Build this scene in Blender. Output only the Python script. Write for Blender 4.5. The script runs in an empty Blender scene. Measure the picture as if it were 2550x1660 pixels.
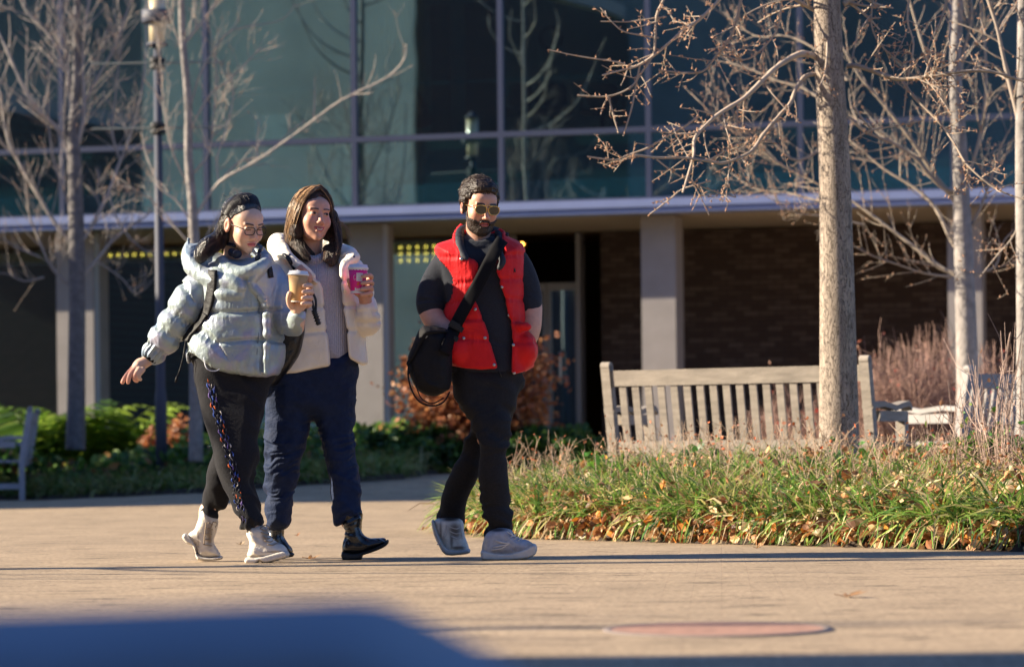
import bpy, math, random, time
import numpy as np
from mathutils import Vector, Matrix
T0 = time.time()
random.seed(7); RNG = np.random.default_rng(11)
R = math.radians
SC = bpy.context.scene; COL = SC.collection
# ------------------------------------------------------------------ camera model (photo pixels -> metres)
F = 7437.0; CX = 1275.0; HY = 1108.0; H = 0.53; ROLL = R(0.6); CR, SR = math.cos(ROLL), math.sin(ROLL)
def W(px, py, d):
    u = (px-CX)/F*d; v = (HY-py)/F*d
    return np.array([u*CR+v*SR, d, H-u*SR+v*CR])
def ground_z(x, y):
    def ss(a, b, t):
        t = np.clip((t-a)/(b-a), 0, 1); return t*t*(3-2*t)
    return 0.22*ss(25, 33, y)*ss(-5, -1.5, x)
# ------------------------------------------------------------------ noise
def _h(i, j, k):
    n = (i.astype(np.int64)*374761393 + j.astype(np.int64)*668265263 + k.astype(np.int64)*2147483647) & 0xffffffff
    n = ((n ^ (n >> 13))*1274126177) & 0xffffffff
    n = ((n ^ (n >> 16))*2246822519) & 0xffffffff
    return ((n ^ (n >> 15)) & 0xffff)/65535.0
def vn(p):
    p = np.asarray(p, float); i = np.floor(p); f = p-i; f = f*f*(3-2*f); i = i.astype(np.int64)
    r = 0
    for a in (0, 1):
        wx = f[:, 0] if a else 1-f[:, 0]
        for b in (0, 1):
            wy = f[:, 1] if b else 1-f[:, 1]
            for c in (0, 1):
                wz = f[:, 2] if c else 1-f[:, 2]
                r = r + wx*wy*wz*_h(i[:, 0]+a, i[:, 1]+b, i[:, 2]+c)
    return r
def fbm(p, o=3):
    r = 0; a = .5
    for k in range(o): r = r + a*vn(p); p = np.asarray(p)*2.03+17.1; a *= .5
    return r
def ridge(p): return 1-np.abs(2*vn(p)-1)
# ------------------------------------------------------------------ signed distance modelling
def smin(a, b, k):
    if k <= 0: return np.minimum(a, b)
    h = np.clip(.5+.5*(b-a)/k, 0, 1); return b*(1-h)+a*h-k*h*(1-h)
def smax(a, b, k): return -smin(-a, -b, k)
def cone(a, b, ra, rb):
    a = np.asarray(a, float); b = np.asarray(b, float); ab = b-a; L = max(ab@ab, 1e-9)
    def g(p):
        t = np.clip(((p-a)@ab)/L, 0, 1)
        return np.linalg.norm(p-a-t[:, None]*ab, axis=1)-(ra+(rb-ra)*t)
    return (g, (a+b)/2, math.sqrt(L)/2+max(ra, rb))
def chain(pts, rs, smooth=True):
    pts = [np.asarray(q, float) for q in pts]
    if smooth and len(pts) > 2:
        P = [2*pts[0]-pts[1]]+pts+[2*pts[-1]-pts[-2]]; q = []; rr = []
        for i in range(1, len(P)-2):
            for t in np.arange(0, 1, 1/3):
                t2 = t*t; t3 = t2*t
                q.append(.5*((2*P[i])+(P[i+1]-P[i-1])*t+(2*P[i-1]-5*P[i]+4*P[i+1]-P[i+2])*t2+(3*P[i]-P[i-1]-3*P[i+1]+P[i+2])*t3))
                rr.append(rs[i-1]+(rs[i]-rs[i-1])*t)
        q.append(pts[-1]); rr.append(rs[-1]); pts, rs = q, rr
    return [cone(pts[i], pts[i+1], rs[i], rs[i+1]) for i in range(len(pts)-1)]
def ell(c, r, M=None):
    c = np.asarray(c, float); r = np.asarray(r, float)
    def g(p):
        q = p-c
        if M is not None: q = q@M
        k0 = np.linalg.norm(q/r, axis=1); k1 = np.linalg.norm(q/(r*r), axis=1)
        return k0*(k0-1)/np.maximum(k1, 1e-6)
    return (g, c, float(r.max()))
def tube(f, c, Rr): return (f, np.asarray(c, float), Rr)
def U(prims, k, mg=.05):
    flat = []
    def fl(q):
        if isinstance(q, list): [fl(a) for a in q]
        else: flat.append(q)
    fl(prims)
    CEN = np.array([q[1] for q in flat]); RAD = np.array([q[2] for q in flat])
    def f(p):
        acc = np.full(len(p), .5)
        if len(p) == 0: return acc
        a = p.min(0); b = p.max(0); near = (np.maximum(np.maximum(a-CEN, CEN-b), 0)**2).sum(1) < (RAD+mg)**2
        X, Y, Z = p[:, 0].copy(), p[:, 1].copy(), p[:, 2].copy()
        for i in np.nonzero(near)[0]:
            g, c, Rr = flat[i]
            m = np.nonzero((X-c[0])**2+(Y-c[1])**2+(Z-c[2])**2 < (Rr+mg)**2)[0]
            if len(m): acc[m] = smin(acc[m], g(p[m]), k)
        return acc
    lo = np.min([c-Rr for _, c, Rr in flat], axis=0)-.03; hi = np.max([c+Rr for _, c, Rr in flat], axis=0)+.03
    f.lo = lo; f.hi = hi
    return f
def catmull(poly, n=3, closed=True):
    P = np.asarray(poly, float); N = len(P); out = []
    for i in range(N if closed else N-1):
        if closed: a, b, c, d = P[i-1], P[i], P[(i+1) % N], P[(i+2) % N]
        else: a, b, c, d = P[max(i-1, 0)], P[i], P[i+1], P[min(i+2, N-1)]
        for k in range(n):
            t = k/n; t2 = t*t; t3 = t2*t
            out.append(.5*(2*b+(c-a)*t+(2*a-5*b+4*c-d)*t2+(3*b-a-3*c+d)*t3))
    if not closed: out.append(P[-1])
    return np.array(out)
def poly_sd(P, x, z):
    d = np.full(len(x), 1e9); s = np.zeros(len(x), bool); N = len(P)
    for i in range(N):
        ax, az = P[i-1]; bx, bz = P[i]; ex, ez = bx-ax, bz-az
        wx, wz = x-ax, z-az; t = np.clip((wx*ex+wz*ez)/max(ex*ex+ez*ez, 1e-12), 0, 1)
        d = np.minimum(d, (wx-ex*t)**2+(wz-ez*t)**2)
        c = ((az <= z) != (bz <= z)); 
        if c.any():
            xx = ax+(z-az)*(ex/(ez if abs(ez) > 1e-9 else 1e-9)); s ^= (c & (x < xx))
    return np.where(s, -1, 1)*np.sqrt(d)
class Fig:
    """frame of one figure: photo pixels at depth D"""
    def __init__(s, D): s.D = D
    def p(s, px, py, dy=0.0): return W(px, py, s.D+dy)
    def pts(s, L): return [s.p(*q[:3]) for q in L]
    def ch(s, L, smooth=True): return chain([s.p(*q[:3]) for q in L], [q[3] for q in L], smooth)
    def poly(s, P, dy=0, sub=3):
        P = catmull(P, sub) if sub > 1 else np.asarray(P, float)
        return np.array([s.p(a, b, dy)[[0, 2]] for a, b in P])
    def prism(s, P, yc, hd, Rr, sub=3):
        Q = s.poly(P, 0, sub); y0 = s.D
        if isinstance(yc, (list, tuple)):
            zs = np.array([s.p(CX, a)[2] for a, _ in yc]); ys = np.array([b for _, b in yc]); o = np.argsort(zs); zs, ys = zs[o], ys[o]
            yf = lambda z: y0+np.interp(z, zs, ys); ym = float(ys.mean()); yr = float(np.ptp(ys))/2
        else:
            yf = lambda z: y0+yc; ym = yc; yr = 0
        def g(p):
            d2 = poly_sd(Q, p[:, 0], p[:, 2]); y = (p[:, 1]-yf(p[:, 2]))*(Rr/hd)
            a = np.maximum(d2+Rr, 0)
            return (np.sqrt(a*a+y*y+1e-12)-Rr)*min(1, hd/Rr)
        lo, hi = Q.min(0), Q.max(0); c = np.array([(lo[0]+hi[0])/2, y0+ym, (lo[1]+hi[1])/2])
        return (g, c, float(np.hypot(hi[0]-lo[0], hi[1]-lo[1])/2+hd+yr))
_off = np.array([[0,0,0],[1,0,0],[0,1,0],[1,1,0],[0,0,1],[1,0,1],[0,1,1],[1,1,1]])
_edges = [(0,1),(2,3),(4,5),(6,7),(0,2),(1,3),(4,6),(5,7),(0,4),(1,5),(2,6),(3,7)]
def polygonize(f, h, lo=None, hi=None):
    lo = np.asarray(f.lo if lo is None else lo, float); hi = np.asarray(f.hi if hi is None else hi, float)
    B = 8; nb = np.ceil((hi-lo)/(h*B)).astype(int)
    bi = np.stack(np.meshgrid(*[np.arange(n) for n in nb], indexing='ij'), -1).reshape(-1, 3)
    cen = lo+(bi+.5)*B*h
    v = np.concatenate([f(cen[i:i+3000]) for i in range(0, len(cen), 3000)]); bi = bi[np.abs(v) < B*h*1.35]; kk = bi//3; bi = bi[np.lexsort((kk[:, 2], kk[:, 1], kk[:, 0]))]
    c9 = np.stack(np.meshgrid(*[np.arange(B+1)]*3, indexing='ij'), -1).reshape(-1, 3)
    N = nb*B+2
    VS, CE = [], []
    for s in range(0, len(bi), 54):
        b = bi[s:s+54]; g = (b[:, None, :]*B+c9[None]).reshape(-1, 3)
        val = f(lo+g*h).reshape(len(b), B+1, B+1, B+1)
        cor = np.stack([val[:, o[0]:o[0]+B, o[1]:o[1]+B, o[2]:o[2]+B] for o in _off], -1)
        neg = cor < 0; act = neg.any(-1) & ~neg.all(-1)
        idx = np.argwhere(act)
        if len(idx) == 0: continue
        VS.append(cor[act]); CE.append(b[idx[:, 0]]*B+idx[:, 1:])
    if not VS: return np.zeros((0, 3)), np.zeros((0, 4), int)
    vals = np.concatenate(VS); ce = np.concatenate(CE)
    acc = np.zeros((len(ce), 3)); cnt = np.zeros(len(ce))
    for a, b in _edges:
        va, vb = vals[:, a], vals[:, b]; m = (va < 0) != (vb < 0)
        t = np.where(m, va/np.where(m, va-vb, 1), 0)
        acc[m] += (_off[a]+(_off[b]-_off[a])*t[:, None])[m]; cnt[m] += 1
    V = lo+(ce+acc/cnt[:, None])*h
    key = (ce[:, 0]*N[1]+ce[:, 1])*N[2]+ce[:, 2]; o = np.argsort(key); ks = key[o]
    def look(c):
        k = (c[:, 0]*N[1]+c[:, 1])*N[2]+c[:, 2]; i = np.clip(np.searchsorted(ks, k), 0, len(ks)-1)
        return np.where(ks[i] == k, o[i], -1)
    Q = []
    for ax, (u, w), cn in ((0, (1, 2), 1), (1, (2, 0), 2), (2, (0, 1), 4)):
        m = (vals[:, 0] < 0) != (vals[:, cn] < 0); c = ce[m]; s = vals[m, 0] < 0
        du = np.zeros(3, int); du[u] = 1; dw = np.zeros(3, int); dw[w] = 1
        q = np.stack([look(c), look(c-du), look(c-du-dw), look(c-dw)], 1)
        q = np.where(s[:, None], q, q[:, ::-1]); Q.append(q[(q >= 0).all(1)])
    return V, np.concatenate(Q)
def vnorm(V, Q):
    n = np.cross(V[Q[:, 2]]-V[Q[:, 0]], V[Q[:, 3]]-V[Q[:, 1]]); out = np.zeros_like(V)
    for k in range(4):
        for a in range(3): out[:, a] += np.bincount(Q[:, k], n[:, a], len(V))
    return out/np.maximum(np.linalg.norm(out, axis=1, keepdims=True), 1e-12)
# ------------------------------------------------------------------ blender objects
def link(o, parent=None):
    COL.objects.link(o)
    if parent is not None: o.parent = parent
    return o
def mesh_np(name, V, faces, mat, parent=None, smooth=True, col=None):
    """faces: (N,k) array or list of arrays; V in world metres (relative to the parent's location if it has one)"""
    me = bpy.data.meshes.new(name)
    V = np.asarray(V, np.float32)
    if parent is not None:
        V = V-np.array(root_loc(parent), np.float32)
    fl = faces if isinstance(faces, list) else [faces]
    fl = [np.asarray(a, np.int32) for a in fl if len(a)]
    loops = np.concatenate([a.ravel() for a in fl]); tot = np.concatenate([np.full(len(a), a.shape[1], np.int32) for a in fl])
    st = np.concatenate([[0], np.cumsum(tot)[:-1]]).astype(np.int32)
    me.vertices.add(len(V)); me.vertices.foreach_set('co', V.ravel())
    me.loops.add(len(loops)); me.loops.foreach_set('vertex_index', loops)
    me.polygons.add(len(tot)); me.polygons.foreach_set('loop_start', st); me.polygons.foreach_set('loop_total', tot)
    me.polygons.foreach_set('use_smooth', np.full(len(tot), smooth))
    me.update(calc_edges=True); me.validate()
    if col is not None:
        at = me.color_attributes.new('col', 'FLOAT_COLOR', 'POINT')
        c = np.ones((len(V), 4), np.float32); c[:, :3] = col; at.data.foreach_set('color', c.ravel())
    if mat is not None: me.materials.append(mat)
    return link(bpy.data.objects.new(name, me), parent)
def root_loc(o):
    l = Vector((0, 0, 0))
    while o is not None: l = l+o.location; o = o.parent
    return l
def empty(name, loc, label, cat, group=None):
    o = bpy.data.objects.new(name, None); o.empty_display_size = .1; COL.objects.link(o); o.location = [float(a) for a in loc]
    return tag(o, label, cat, group)
def tag(o, label=None, cat=None, group=None, kind=None):
    if label: o['label'] = label
    if cat: o['category'] = cat
    if group: o['group'] = group
    if kind: o['kind'] = kind
    return o
def sdf_obj(name, f, h, mat, parent=None, disp=None, col=None, smooth=True):
    t = time.time(); V, Q = polygonize(f, h); print('sdf', name, len(V), round(time.time()-t, 2))
    if disp is not None:
        n = vnorm(V, Q); V = V+n*disp(V, n)[:, None]
    c = col(V) if col is not None else None
    return mesh_np(name, V, Q, mat, parent, smooth, c)
class MB:
    """mesh collector"""
    def __init__(s): s.v = []; s.q = []; s.t = []; s.c = []; s.n = 0
    def add(s, V, q=None, t=None, c=None):
        V = np.asarray(V, float); s.v.append(V)
        if q is not None and len(q): s.q.append(np.asarray(q)+s.n)
        if t is not None and len(t): s.t.append(np.asarray(t)+s.n)
        if c is not None: s.c.append(np.broadcast_to(np.asarray(c, float), (len(V), 3)))
        s.n += len(V)
    def box(s, x0, x1, y0, y1, z0, z1, M=None, c=None):
        V = np.array([[x, y, z] for x in (x0, x1) for y in (y0, y1) for z in (z0, z1)], float)
        if M is not None: V = V@np.array(M)[:3, :3].T+np.array(M)[:3, 3]
        s.add(V, [[0, 1, 3, 2], [4, 6, 7, 5], [0, 4, 5, 1], [2, 3, 7, 6], [0, 2, 6, 4], [1, 5, 7, 3]], c=c)
    def tube(s, pts, rs, n=6, cap=True, c=None):
        P = np.asarray(pts, float); m = len(P)
        rs = np.broadcast_to(np.asarray(rs, float), (m,))
        t = np.gradient(P, axis=0); t /= np.maximum(np.linalg.norm(t, axis=1, keepdims=True), 1e-9)
        ref = np.array([0.31, .17, .93]) if abs(t[0, 2]) < .9 else np.array([1., .1, 0])
        a = np.cross(t, ref); a /= np.maximum(np.linalg.norm(a, axis=1, keepdims=True), 1e-9); b = np.cross(t, a)
        th = np.arange(n)/n*2*np.pi
        V = P[:, None]+rs[:, None, None]*(np.cos(th)[None, :, None]*a[:, None]+np.sin(th)[None, :, None]*b[:, None])
        V = V.reshape(-1, 3); i = np.arange(m-1)[:, None]*n+np.arange(n)[None]; j = np.arange(m-1)[:, None]*n+(np.arange(n)[None]+1) % n
        q = np.stack([i, j, j+n, i+n], -1).reshape(-1, 4)
        tt = []
        if cap and n > 2:
            V = np.concatenate([V, P[:1], P[-1:]]); k = np.arange(n)
            tt = np.concatenate([np.stack([(k+1) % n, k, np.full(n, m*n)], 1), np.stack([k+(m-1)*n, (k+1) % n+(m-1)*n, np.full(n, m*n+1)], 1)])
        s.add(V, q, tt, c)
    def lathe(s, prof, c0=(0, 0, 0), n=24, M=None, c=None):
        pr = np.asarray(prof, float); m = len(pr); th = np.arange(n)/n*2*np.pi
        V = np.stack([pr[:, 0][:, None]*np.cos(th), pr[:, 0][:, None]*np.sin(th), np.broadcast_to(pr[:, 1][:, None], (m, n))], -1).reshape(-1, 3)
        if M is not None: V = V@np.array(M)[:3, :3].T
        V = V+np.asarray(c0); i = np.arange(m-1)[:, None]*n+np.arange(n)[None]; j = np.arange(m-1)[:, None]*n+(np.arange(n)[None]+1) % n
        s.add(V, np.stack([i, j, j+n, i+n], -1).reshape(-1, 4), c=c)
    def build(s, name, mat, parent=None, smooth=False):
        V = np.concatenate(s.v); fl = []
        if s.q: fl.append(np.concatenate(s.q))
        if s.t: fl.append(np.concatenate(s.t))
        return mesh_np(name, V, fl, mat, parent, smooth, np.concatenate(s.c) if s.c else None)
# ------------------------------------------------------------------ materials
MATS = {}
def mat(name, color=(.5, .5, .5), rough=.6, bump=None, var=0, varscale=8, spec=.5, metal=0, attr=False, sheen=0, sss=0, trans=0, coat=0, stretch=None, emit=None, aniso=None, obj=False):
    if name in MATS: return MATS[name]
    m = bpy.data.materials.new(name); m.use_nodes = True; nt = m.node_tree; N = nt.nodes; L = nt.links
    b = N['Principled BSDF']; b.inputs['Roughness'].default_value = rough; b.inputs['Metallic'].default_value = metal
    b.inputs['Specular IOR Level'].default_value = spec
    if sheen: b.inputs['Sheen Weight'].default_value = sheen; b.inputs['Sheen Roughness'].default_value = .4
    if sss: b.inputs['Subsurface Weight'].default_value = sss; b.inputs['Subsurface Radius'].default_value = (.012, .005, .003); b.inputs['Subsurface Scale'].default_value = .6
    if coat: b.inputs['Coat Weight'].default_value = coat
    tc = N.new('ShaderNodeTexCoord'); mp = N.new('ShaderNodeMapping'); L.new(tc.outputs['Object'], mp.inputs[0])
    if stretch: mp.inputs['Scale'].default_value = stretch
    src = None
    if attr:
        a = N.new('ShaderNodeVertexColor'); a.layer_name = 'col'; src = a.outputs[0]
    if var:
        n = N.new('ShaderNodeTexNoise'); n.inputs['Scale'].default_value = varscale; n.inputs['Detail'].default_value = 5; L.new(mp.outputs[0], n.inputs[0])
        mr = N.new('ShaderNodeMapRange'); mr.inputs['From Min'].default_value = .3; mr.inputs['From Max'].default_value = .7; mr.inputs['To Min'].default_value = 1-var; mr.inputs['To Max'].default_value = 1+var; L.new(n.outputs[0], mr.inputs[0])
        mx = N.new('ShaderNodeVectorMath'); mx.operation = 'MULTIPLY'
        if src is not None: L.new(src, mx.inputs[0])
        else: mx.inputs[0].default_value = color
        L.new(mr.outputs[0], mx.inputs[1]); src = mx.outputs[0]
    if src is not None: L.new(src, b.inputs['Base Color'])
    else: b.inputs['Base Color'].default_value = (*color, 1)
    if bump:
        prev = None
        for sc, st in (bump if isinstance(bump, list) else [bump]):
            n = N.new('ShaderNodeTexNoise'); n.inputs['Scale'].default_value = sc; n.inputs['Detail'].default_value = 4; L.new(mp.outputs[0], n.inputs[0])
            bp = N.new('ShaderNodeBump'); bp.inputs['Strength'].default_value = st; bp.inputs['Distance'].default_value = .6/sc; L.new(n.outputs[0], bp.inputs['Height'])
            if prev is not None: L.new(prev, bp.inputs['Normal'])
            prev = bp.outputs[0]
        L.new(prev, b.inputs['Normal'])
    if emit: b.inputs['Emission Color'].default_value = (*emit[:3], 1); b.inputs['Emission Strength'].default_value = emit[3]
    MATS[name] = m; return m
# ------------------------------------------------------------------ people helpers
def head_axes(yaw, pitch, roll=0):
    M = np.array([[math.cos(R(yaw)), math.sin(R(yaw)), 0], [math.sin(R(yaw)), -math.cos(R(yaw)), 0], [0, 0, 1.]]).T
    l, f, u = M[:, 0], M[:, 1], M[:, 2]
    f2 = f*math.cos(R(pitch))-u*math.sin(R(pitch)); u2 = u*math.cos(R(pitch))+f*math.sin(R(pitch))
    l3 = l*math.cos(R(roll))+u2*math.sin(R(roll)); u3 = u2*math.cos(R(roll))-l*math.sin(R(roll))
    return np.stack([l3, f2, u3], 1)
def head_local(kind):
    a = np.array
    male = kind == 'man'; jw = .057 if male else .048
    P = [ell((0, -.018, .042), (.074, .094, .078)), ell((0, .03, -.015), (.066 if male else .064, .062, .085)),
         ell((0, .038, -.07), (.052 if male else .047, .047, .042)), ell((0, .068, -.1), (.02 if male else .016, .018, .016)),
         ell((.036, .062, -.028), (.027, .026, .028)), ell((-.036, .062, -.028), (.027, .026, .028)), ell((0, .055, .045), (.058, .04, .04))]
    f0 = U(P, .022, .03)
    nose = U([cone((0, .09, .008), (0, .112 if male else .104, -.03), .0075, .0115), ell((.011, .098, -.036), (.009, .011, .008)), ell((-.011, .098, -.036), (.009, .011, .008))], .008)
    sock = U([ell((.032, .112, .006), (.02, .024, .012)), ell((-.032, .112, .006), (.02, .024, .012))], 0)
    eye = U([ell((.031, .083, .006), (.0135, .0125, .0095)), ell((-.031, .083, .006), (.0135, .0125, .0095))], 0)
    brow = U([cone((.015, .093, .024), (.046, .083, .026), .006, .005), cone((-.015, .093, .024), (-.046, .083, .026), .006, .005)], .005)
    lips = U([cone((-.02, .087, -.0595), (-.004, .0955, -.0595), .0035, .005), cone((.02, .087, -.0595), (.004, .0955, -.0595), .0035, .005), cone((-.012, .0885, -.0715), (.012, .0885, -.0715), .006, .006)], .004)
    ear = U([ell((.079, -.01, -.004), (.010, .02, .033)), ell((-.079, -.01, -.004), (.010, .02, .033))], 0)
    earh = U([ell((.09, -.003, -.002), (.009, .011, .019)), ell((-.09, -.003, -.002), (.009, .011, .019))], 0)
    mline = U([cone((-.019, .095, -.0645), (.019, .095, -.0645), .0022, .0022)], 0)
    def f(p):
        d = f0(p); d = smax(d, -sock(p), .012); d = smin(d, nose(p), .012); d = smin(d, brow(p), .012)
        d = smin(d, eye(p), .003); d = smin(d, lips(p), .005)
        if kind != 'smile': d = smax(d, -mline(p), .003)
        return smin(d, smax(ear(p), -earh(p), .004), .006)
    return f
def head_prim(o, M, s, kind):
    f = head_local(kind); o = np.asarray(o)
    return (lambda p: f(((p-o)@M)/s)*s, o, .19*s)
def bell(x, c, w): return np.exp(-((x-c)/w)**2)
def face_col(V, o, M, s, skin, lip, browc, kind, flush=(.55, .16, .11)):
    q = ((V-o)@M)/s; x, y, z = q.T; ax = np.abs(x)
    C = np.broadcast_to(np.array(skin), (len(V), 3)).copy()
    def mix(m, c): 
        nonlocal C
        m = np.clip(m, 0, 1)[:, None]; C = C*(1-m)+np.array(c)*m
    near = (np.abs(z) < .14) & (np.abs(x) < .1) & (y > -.08) & (y < .14)
    fr = near & (y > .03)
    mix(fr*.45*bell(ax, .04, .018)*bell(z, -.022, .02), flush)
    mix(fr*.35*bell(ax, 0, .012)*bell(z, -.03, .012), flush)
    mix(near*.45*(ax > .068), flush)
    # brows
    zb = .0255+.003*np.sin((ax-.012)/.036*2.6)
    th = .0032 if kind != 'man' else .006
    mix(fr*(y > .06)*np.clip(1.6-np.abs(z-zb)/th, 0, 1)*((ax > .012) & (ax < .048)), browc)
    # eyes
    ex = (ax-.031)/.0135; 
    if kind == 'down':
        ez = (z-.0005-.003*(1-ex**2))/.0028
        mix(fr*(y > .06)*(np.abs(ex) < 1.05)*np.clip(1.4-np.abs(ez), 0, 1), (.02, .012, .01))
    elif kind != 'man':
        ez = (z-.006)/(.0046*np.sqrt(np.clip(1-ex**2*.9, .05, 1)))
        ins = fr*(y > .06)*(np.abs(ex) < 1.05)
        mix(ins*(np.abs(ez) < 1), (.42, .36, .33))
        gx = (x-np.sign(x)*.031-.0015)/.0066
        mix(ins*(np.abs(ez) < 1)*((gx**2+((z-.006)/.0066)**2) < 1), (.02, .01, .008))
        mix(ins*(ez > .65)*(ez < 1.6), (.02, .012, .01))
    # lips
    lw = 1.18 if kind == 'smile' else 1.0
    m = fr*(y > .07)*(ax < .0215*lw)*np.clip(2.2*(1-np.abs(z+.0655-(18*ax*ax if kind == 'smile' else 0))/(.0125*np.sqrt(np.clip(1-(ax/(.0225*lw))**2, .02, 1)))), 0, 1)
    mix(m, lip)
    if kind == 'smile':
        mix(fr*(y > .07)*(ax < .0135)*np.clip(1.6-np.abs(z+.0662-22*ax*ax)/.0026, 0, 1), (.62, .56, .5))
        mix(fr*(y > .07)*(ax < .018)*np.clip(1.2-np.abs(z+.0615-20*ax*ax)/.0016, 0, 1), (.16, .03, .03))
    else: mix(fr*(y > .07)*(ax < .019)*np.clip(1.3-np.abs(z+.0645)/.0018, 0, 1), (.12, .02, .02))
    return C
def strands(guides, n, rad, jit, seed, colf, seg=9, wav=0.0, taper=True, length=(.75, 1.0), group=None):
    """thin tubes of hair between neighbouring guide polylines (world metres)"""
    rg = np.random.default_rng(seed); mb = MB()
    G = []
    for g in guides:
        g = catmull(g, 6, closed=False); L = np.concatenate([[0], np.cumsum(np.linalg.norm(np.diff(g, axis=0), axis=1))]); L /= L[-1]
        t = np.linspace(0, 1, seg); G.append(np.stack([np.interp(t, L, g[:, k]) for k in range(3)], 1))
    G = np.array(G)
    for k in range(n):
        u = rg.uniform(0, len(G)-1); i = min(int(u), len(G)-2); w = u-i
        P = G[i]*(1-w)+G[i+1]*w
        off = rg.normal(0, jit, 3); t = np.linspace(0, 1, seg)
        P = P+off*(.35+.65*t)[:, None]
        if wav: P = P+wav*np.sin(t*rg.uniform(5, 12)+rg.uniform(0, 6))[:, None]*rg.normal(0, 1, 3)
        P = P[:max(3, int(seg*rg.uniform(*length)))]
        r = rad*rg.uniform(.6, 1.3)*np.linspace(1, .35 if taper else 1, len(P))
        mb.add(*[None]*0) if False else None
        mb.tube(P, r, 4, cap=False, c=colf(rg, u))
    return mb
def disc(mb, c, n, r, th=.003, k=10):
    n = np.asarray(n, float); n /= np.linalg.norm(n); a = np.cross(n, [0, 0, 1.]); a /= max(np.linalg.norm(a), 1e-6); b = np.cross(n, a)
    M = np.eye(4); M[:3, 0] = a; M[:3, 1] = b; M[:3, 2] = n
    mb.lathe([(0, th), (r*.6, th), (r, th*.4), (r, -th)], c, k, M)
def front(f, px, py, D, y0=-.45, y1=.25, step=.004):
    """first surface point of f seen from the camera at photo pixel"""
    ys = np.arange(y0, y1, step); P = np.array([W(px, py, D+y) for y in ys]); v = f(P); i = np.argmax(v < 0)
    return P[i] if v[i] < 0 else W(px, py, D)
def ribbon_on(f, pts, w, D, th=.004, lift=.003, n=30, m=5, edge=0):
    """flat strap laid on the camera side of surface f. pts in photo px; w width in px"""
    C = catmull(pts, 8, closed=False); L = np.concatenate([[0], np.cumsum(np.linalg.norm(np.diff(C, axis=0), axis=1))]); t = np.linspace(0, L[-1], n)
    C = np.stack([np.interp(t, L, C[:, 0]), np.interp(t, L, C[:, 1])], 1); T = np.gradient(C, axis=0); T /= np.linalg.norm(T, axis=1, keepdims=True)
    Nn = np.stack([-T[:, 1], T[:, 0]], 1); G = np.zeros((n, m, 3))
    for i in range(n):
        for j in range(m):
            q = C[i]+Nn[i]*w*((j/(m-1))-.5); G[i, j] = front(f, q[0], q[1], D)
    for _ in range(4):
        y = G[:, :, 1].copy(); y2 = y.copy(); y2[1:-1] = np.minimum(y[1:-1], (y[:-2]+y[2:]+y[1:-1])/3); y2[:, 1:-1] = np.minimum(y2[:, 1:-1], (y2[:, :-2]+y2[:, 2:]+y2[:, 1:-1])/3); G[:, :, 1] = y2
    G[:, :, 1] -= lift; A = G.reshape(-1, 3); Bk = A.copy(); A = A-np.array([0, th, 0])
    i = np.arange(n-1)[:, None]*m+np.arange(m-1)[None]; q = np.stack([i, i+1, i+m+1, i+m], -1).reshape(-1, 4); K = n*m
    side = []
    for a in range(n-1):
        side += [[a*m, (a+1)*m, (a+1)*m+K, a*m+K], [a*m+m-1+K, (a+1)*m+m-1+K, (a+1)*m+m-1, a*m+m-1]]
    for j in range(m-1): side += [[j, j+K, j+1+K, j+1], [(n-1)*m+j, (n-1)*m+j+1, (n-1)*m+j+1+K, (n-1)*m+j+K]]
    mb = MB(); mb.add(np.concatenate([A, Bk]), np.concatenate([q, q[:, ::-1]+K, np.array(side)])); return mb
def folds(V, n, sc, amp, ang=0.0, seed=0.0):
    """cloth folds: ridged noise, elongated across; ang tilts the folds"""
    c, s = math.cos(ang), math.sin(ang)
    x = V[:, 0]*c-V[:, 2]*s; z = V[:, 0]*s+V[:, 2]*c
    w = fbm(np.stack([x*7, V[:, 1]*7, z*7], 1)+seed+5, 2)*.16
    q = np.stack([x*sc*.25, V[:, 1]*sc*.25, (z+w)*sc], 1)+seed
    a = fbm(np.stack([x*6, V[:, 1]*6, z*6], 1)+seed+40, 2)
    return amp*(np.sqrt((2*vn(q)-1)**2+.02)*-1.5+.45+.35*(vn(q*2.1+3.3)-.5))*np.clip(a*3-.6, .15, 1.2)
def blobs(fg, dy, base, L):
    """surface colours and painted-in shade in patches: (x, y, rx, ry, colour) in photo pixels"""
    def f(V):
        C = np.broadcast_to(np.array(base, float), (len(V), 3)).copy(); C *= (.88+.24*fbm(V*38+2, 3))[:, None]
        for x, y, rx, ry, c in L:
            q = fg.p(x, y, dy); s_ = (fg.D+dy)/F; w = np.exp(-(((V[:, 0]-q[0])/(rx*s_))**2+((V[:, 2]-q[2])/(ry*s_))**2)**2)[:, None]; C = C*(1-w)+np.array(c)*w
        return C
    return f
def finger(fg, L): return fg.ch(L, True)
SK_MAT = None
def base_mats():
    global SKIN, HAIRM, LENS, GOLD, BLKP, METAL
    SKIN = mat('skin', rough=.5, attr=True, var=.06, varscale=60, bump=(160, .12), sss=.12, spec=.4)
    HAIRM = mat('hair', rough=.36, attr=True, spec=.45, bump=(400, .25))
    LENS = mat('dark_lens', (.012, .012, .01), .06, spec=.8)
    GOLD = mat('gold_metal', (.75, .5, .16), .25, metal=1)
    BLKP = mat('black_plastic', (.012, .012, .013), .35)
    METAL = mat('snap_metal', (.5, .5, .5), .3, metal=1)
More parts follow.
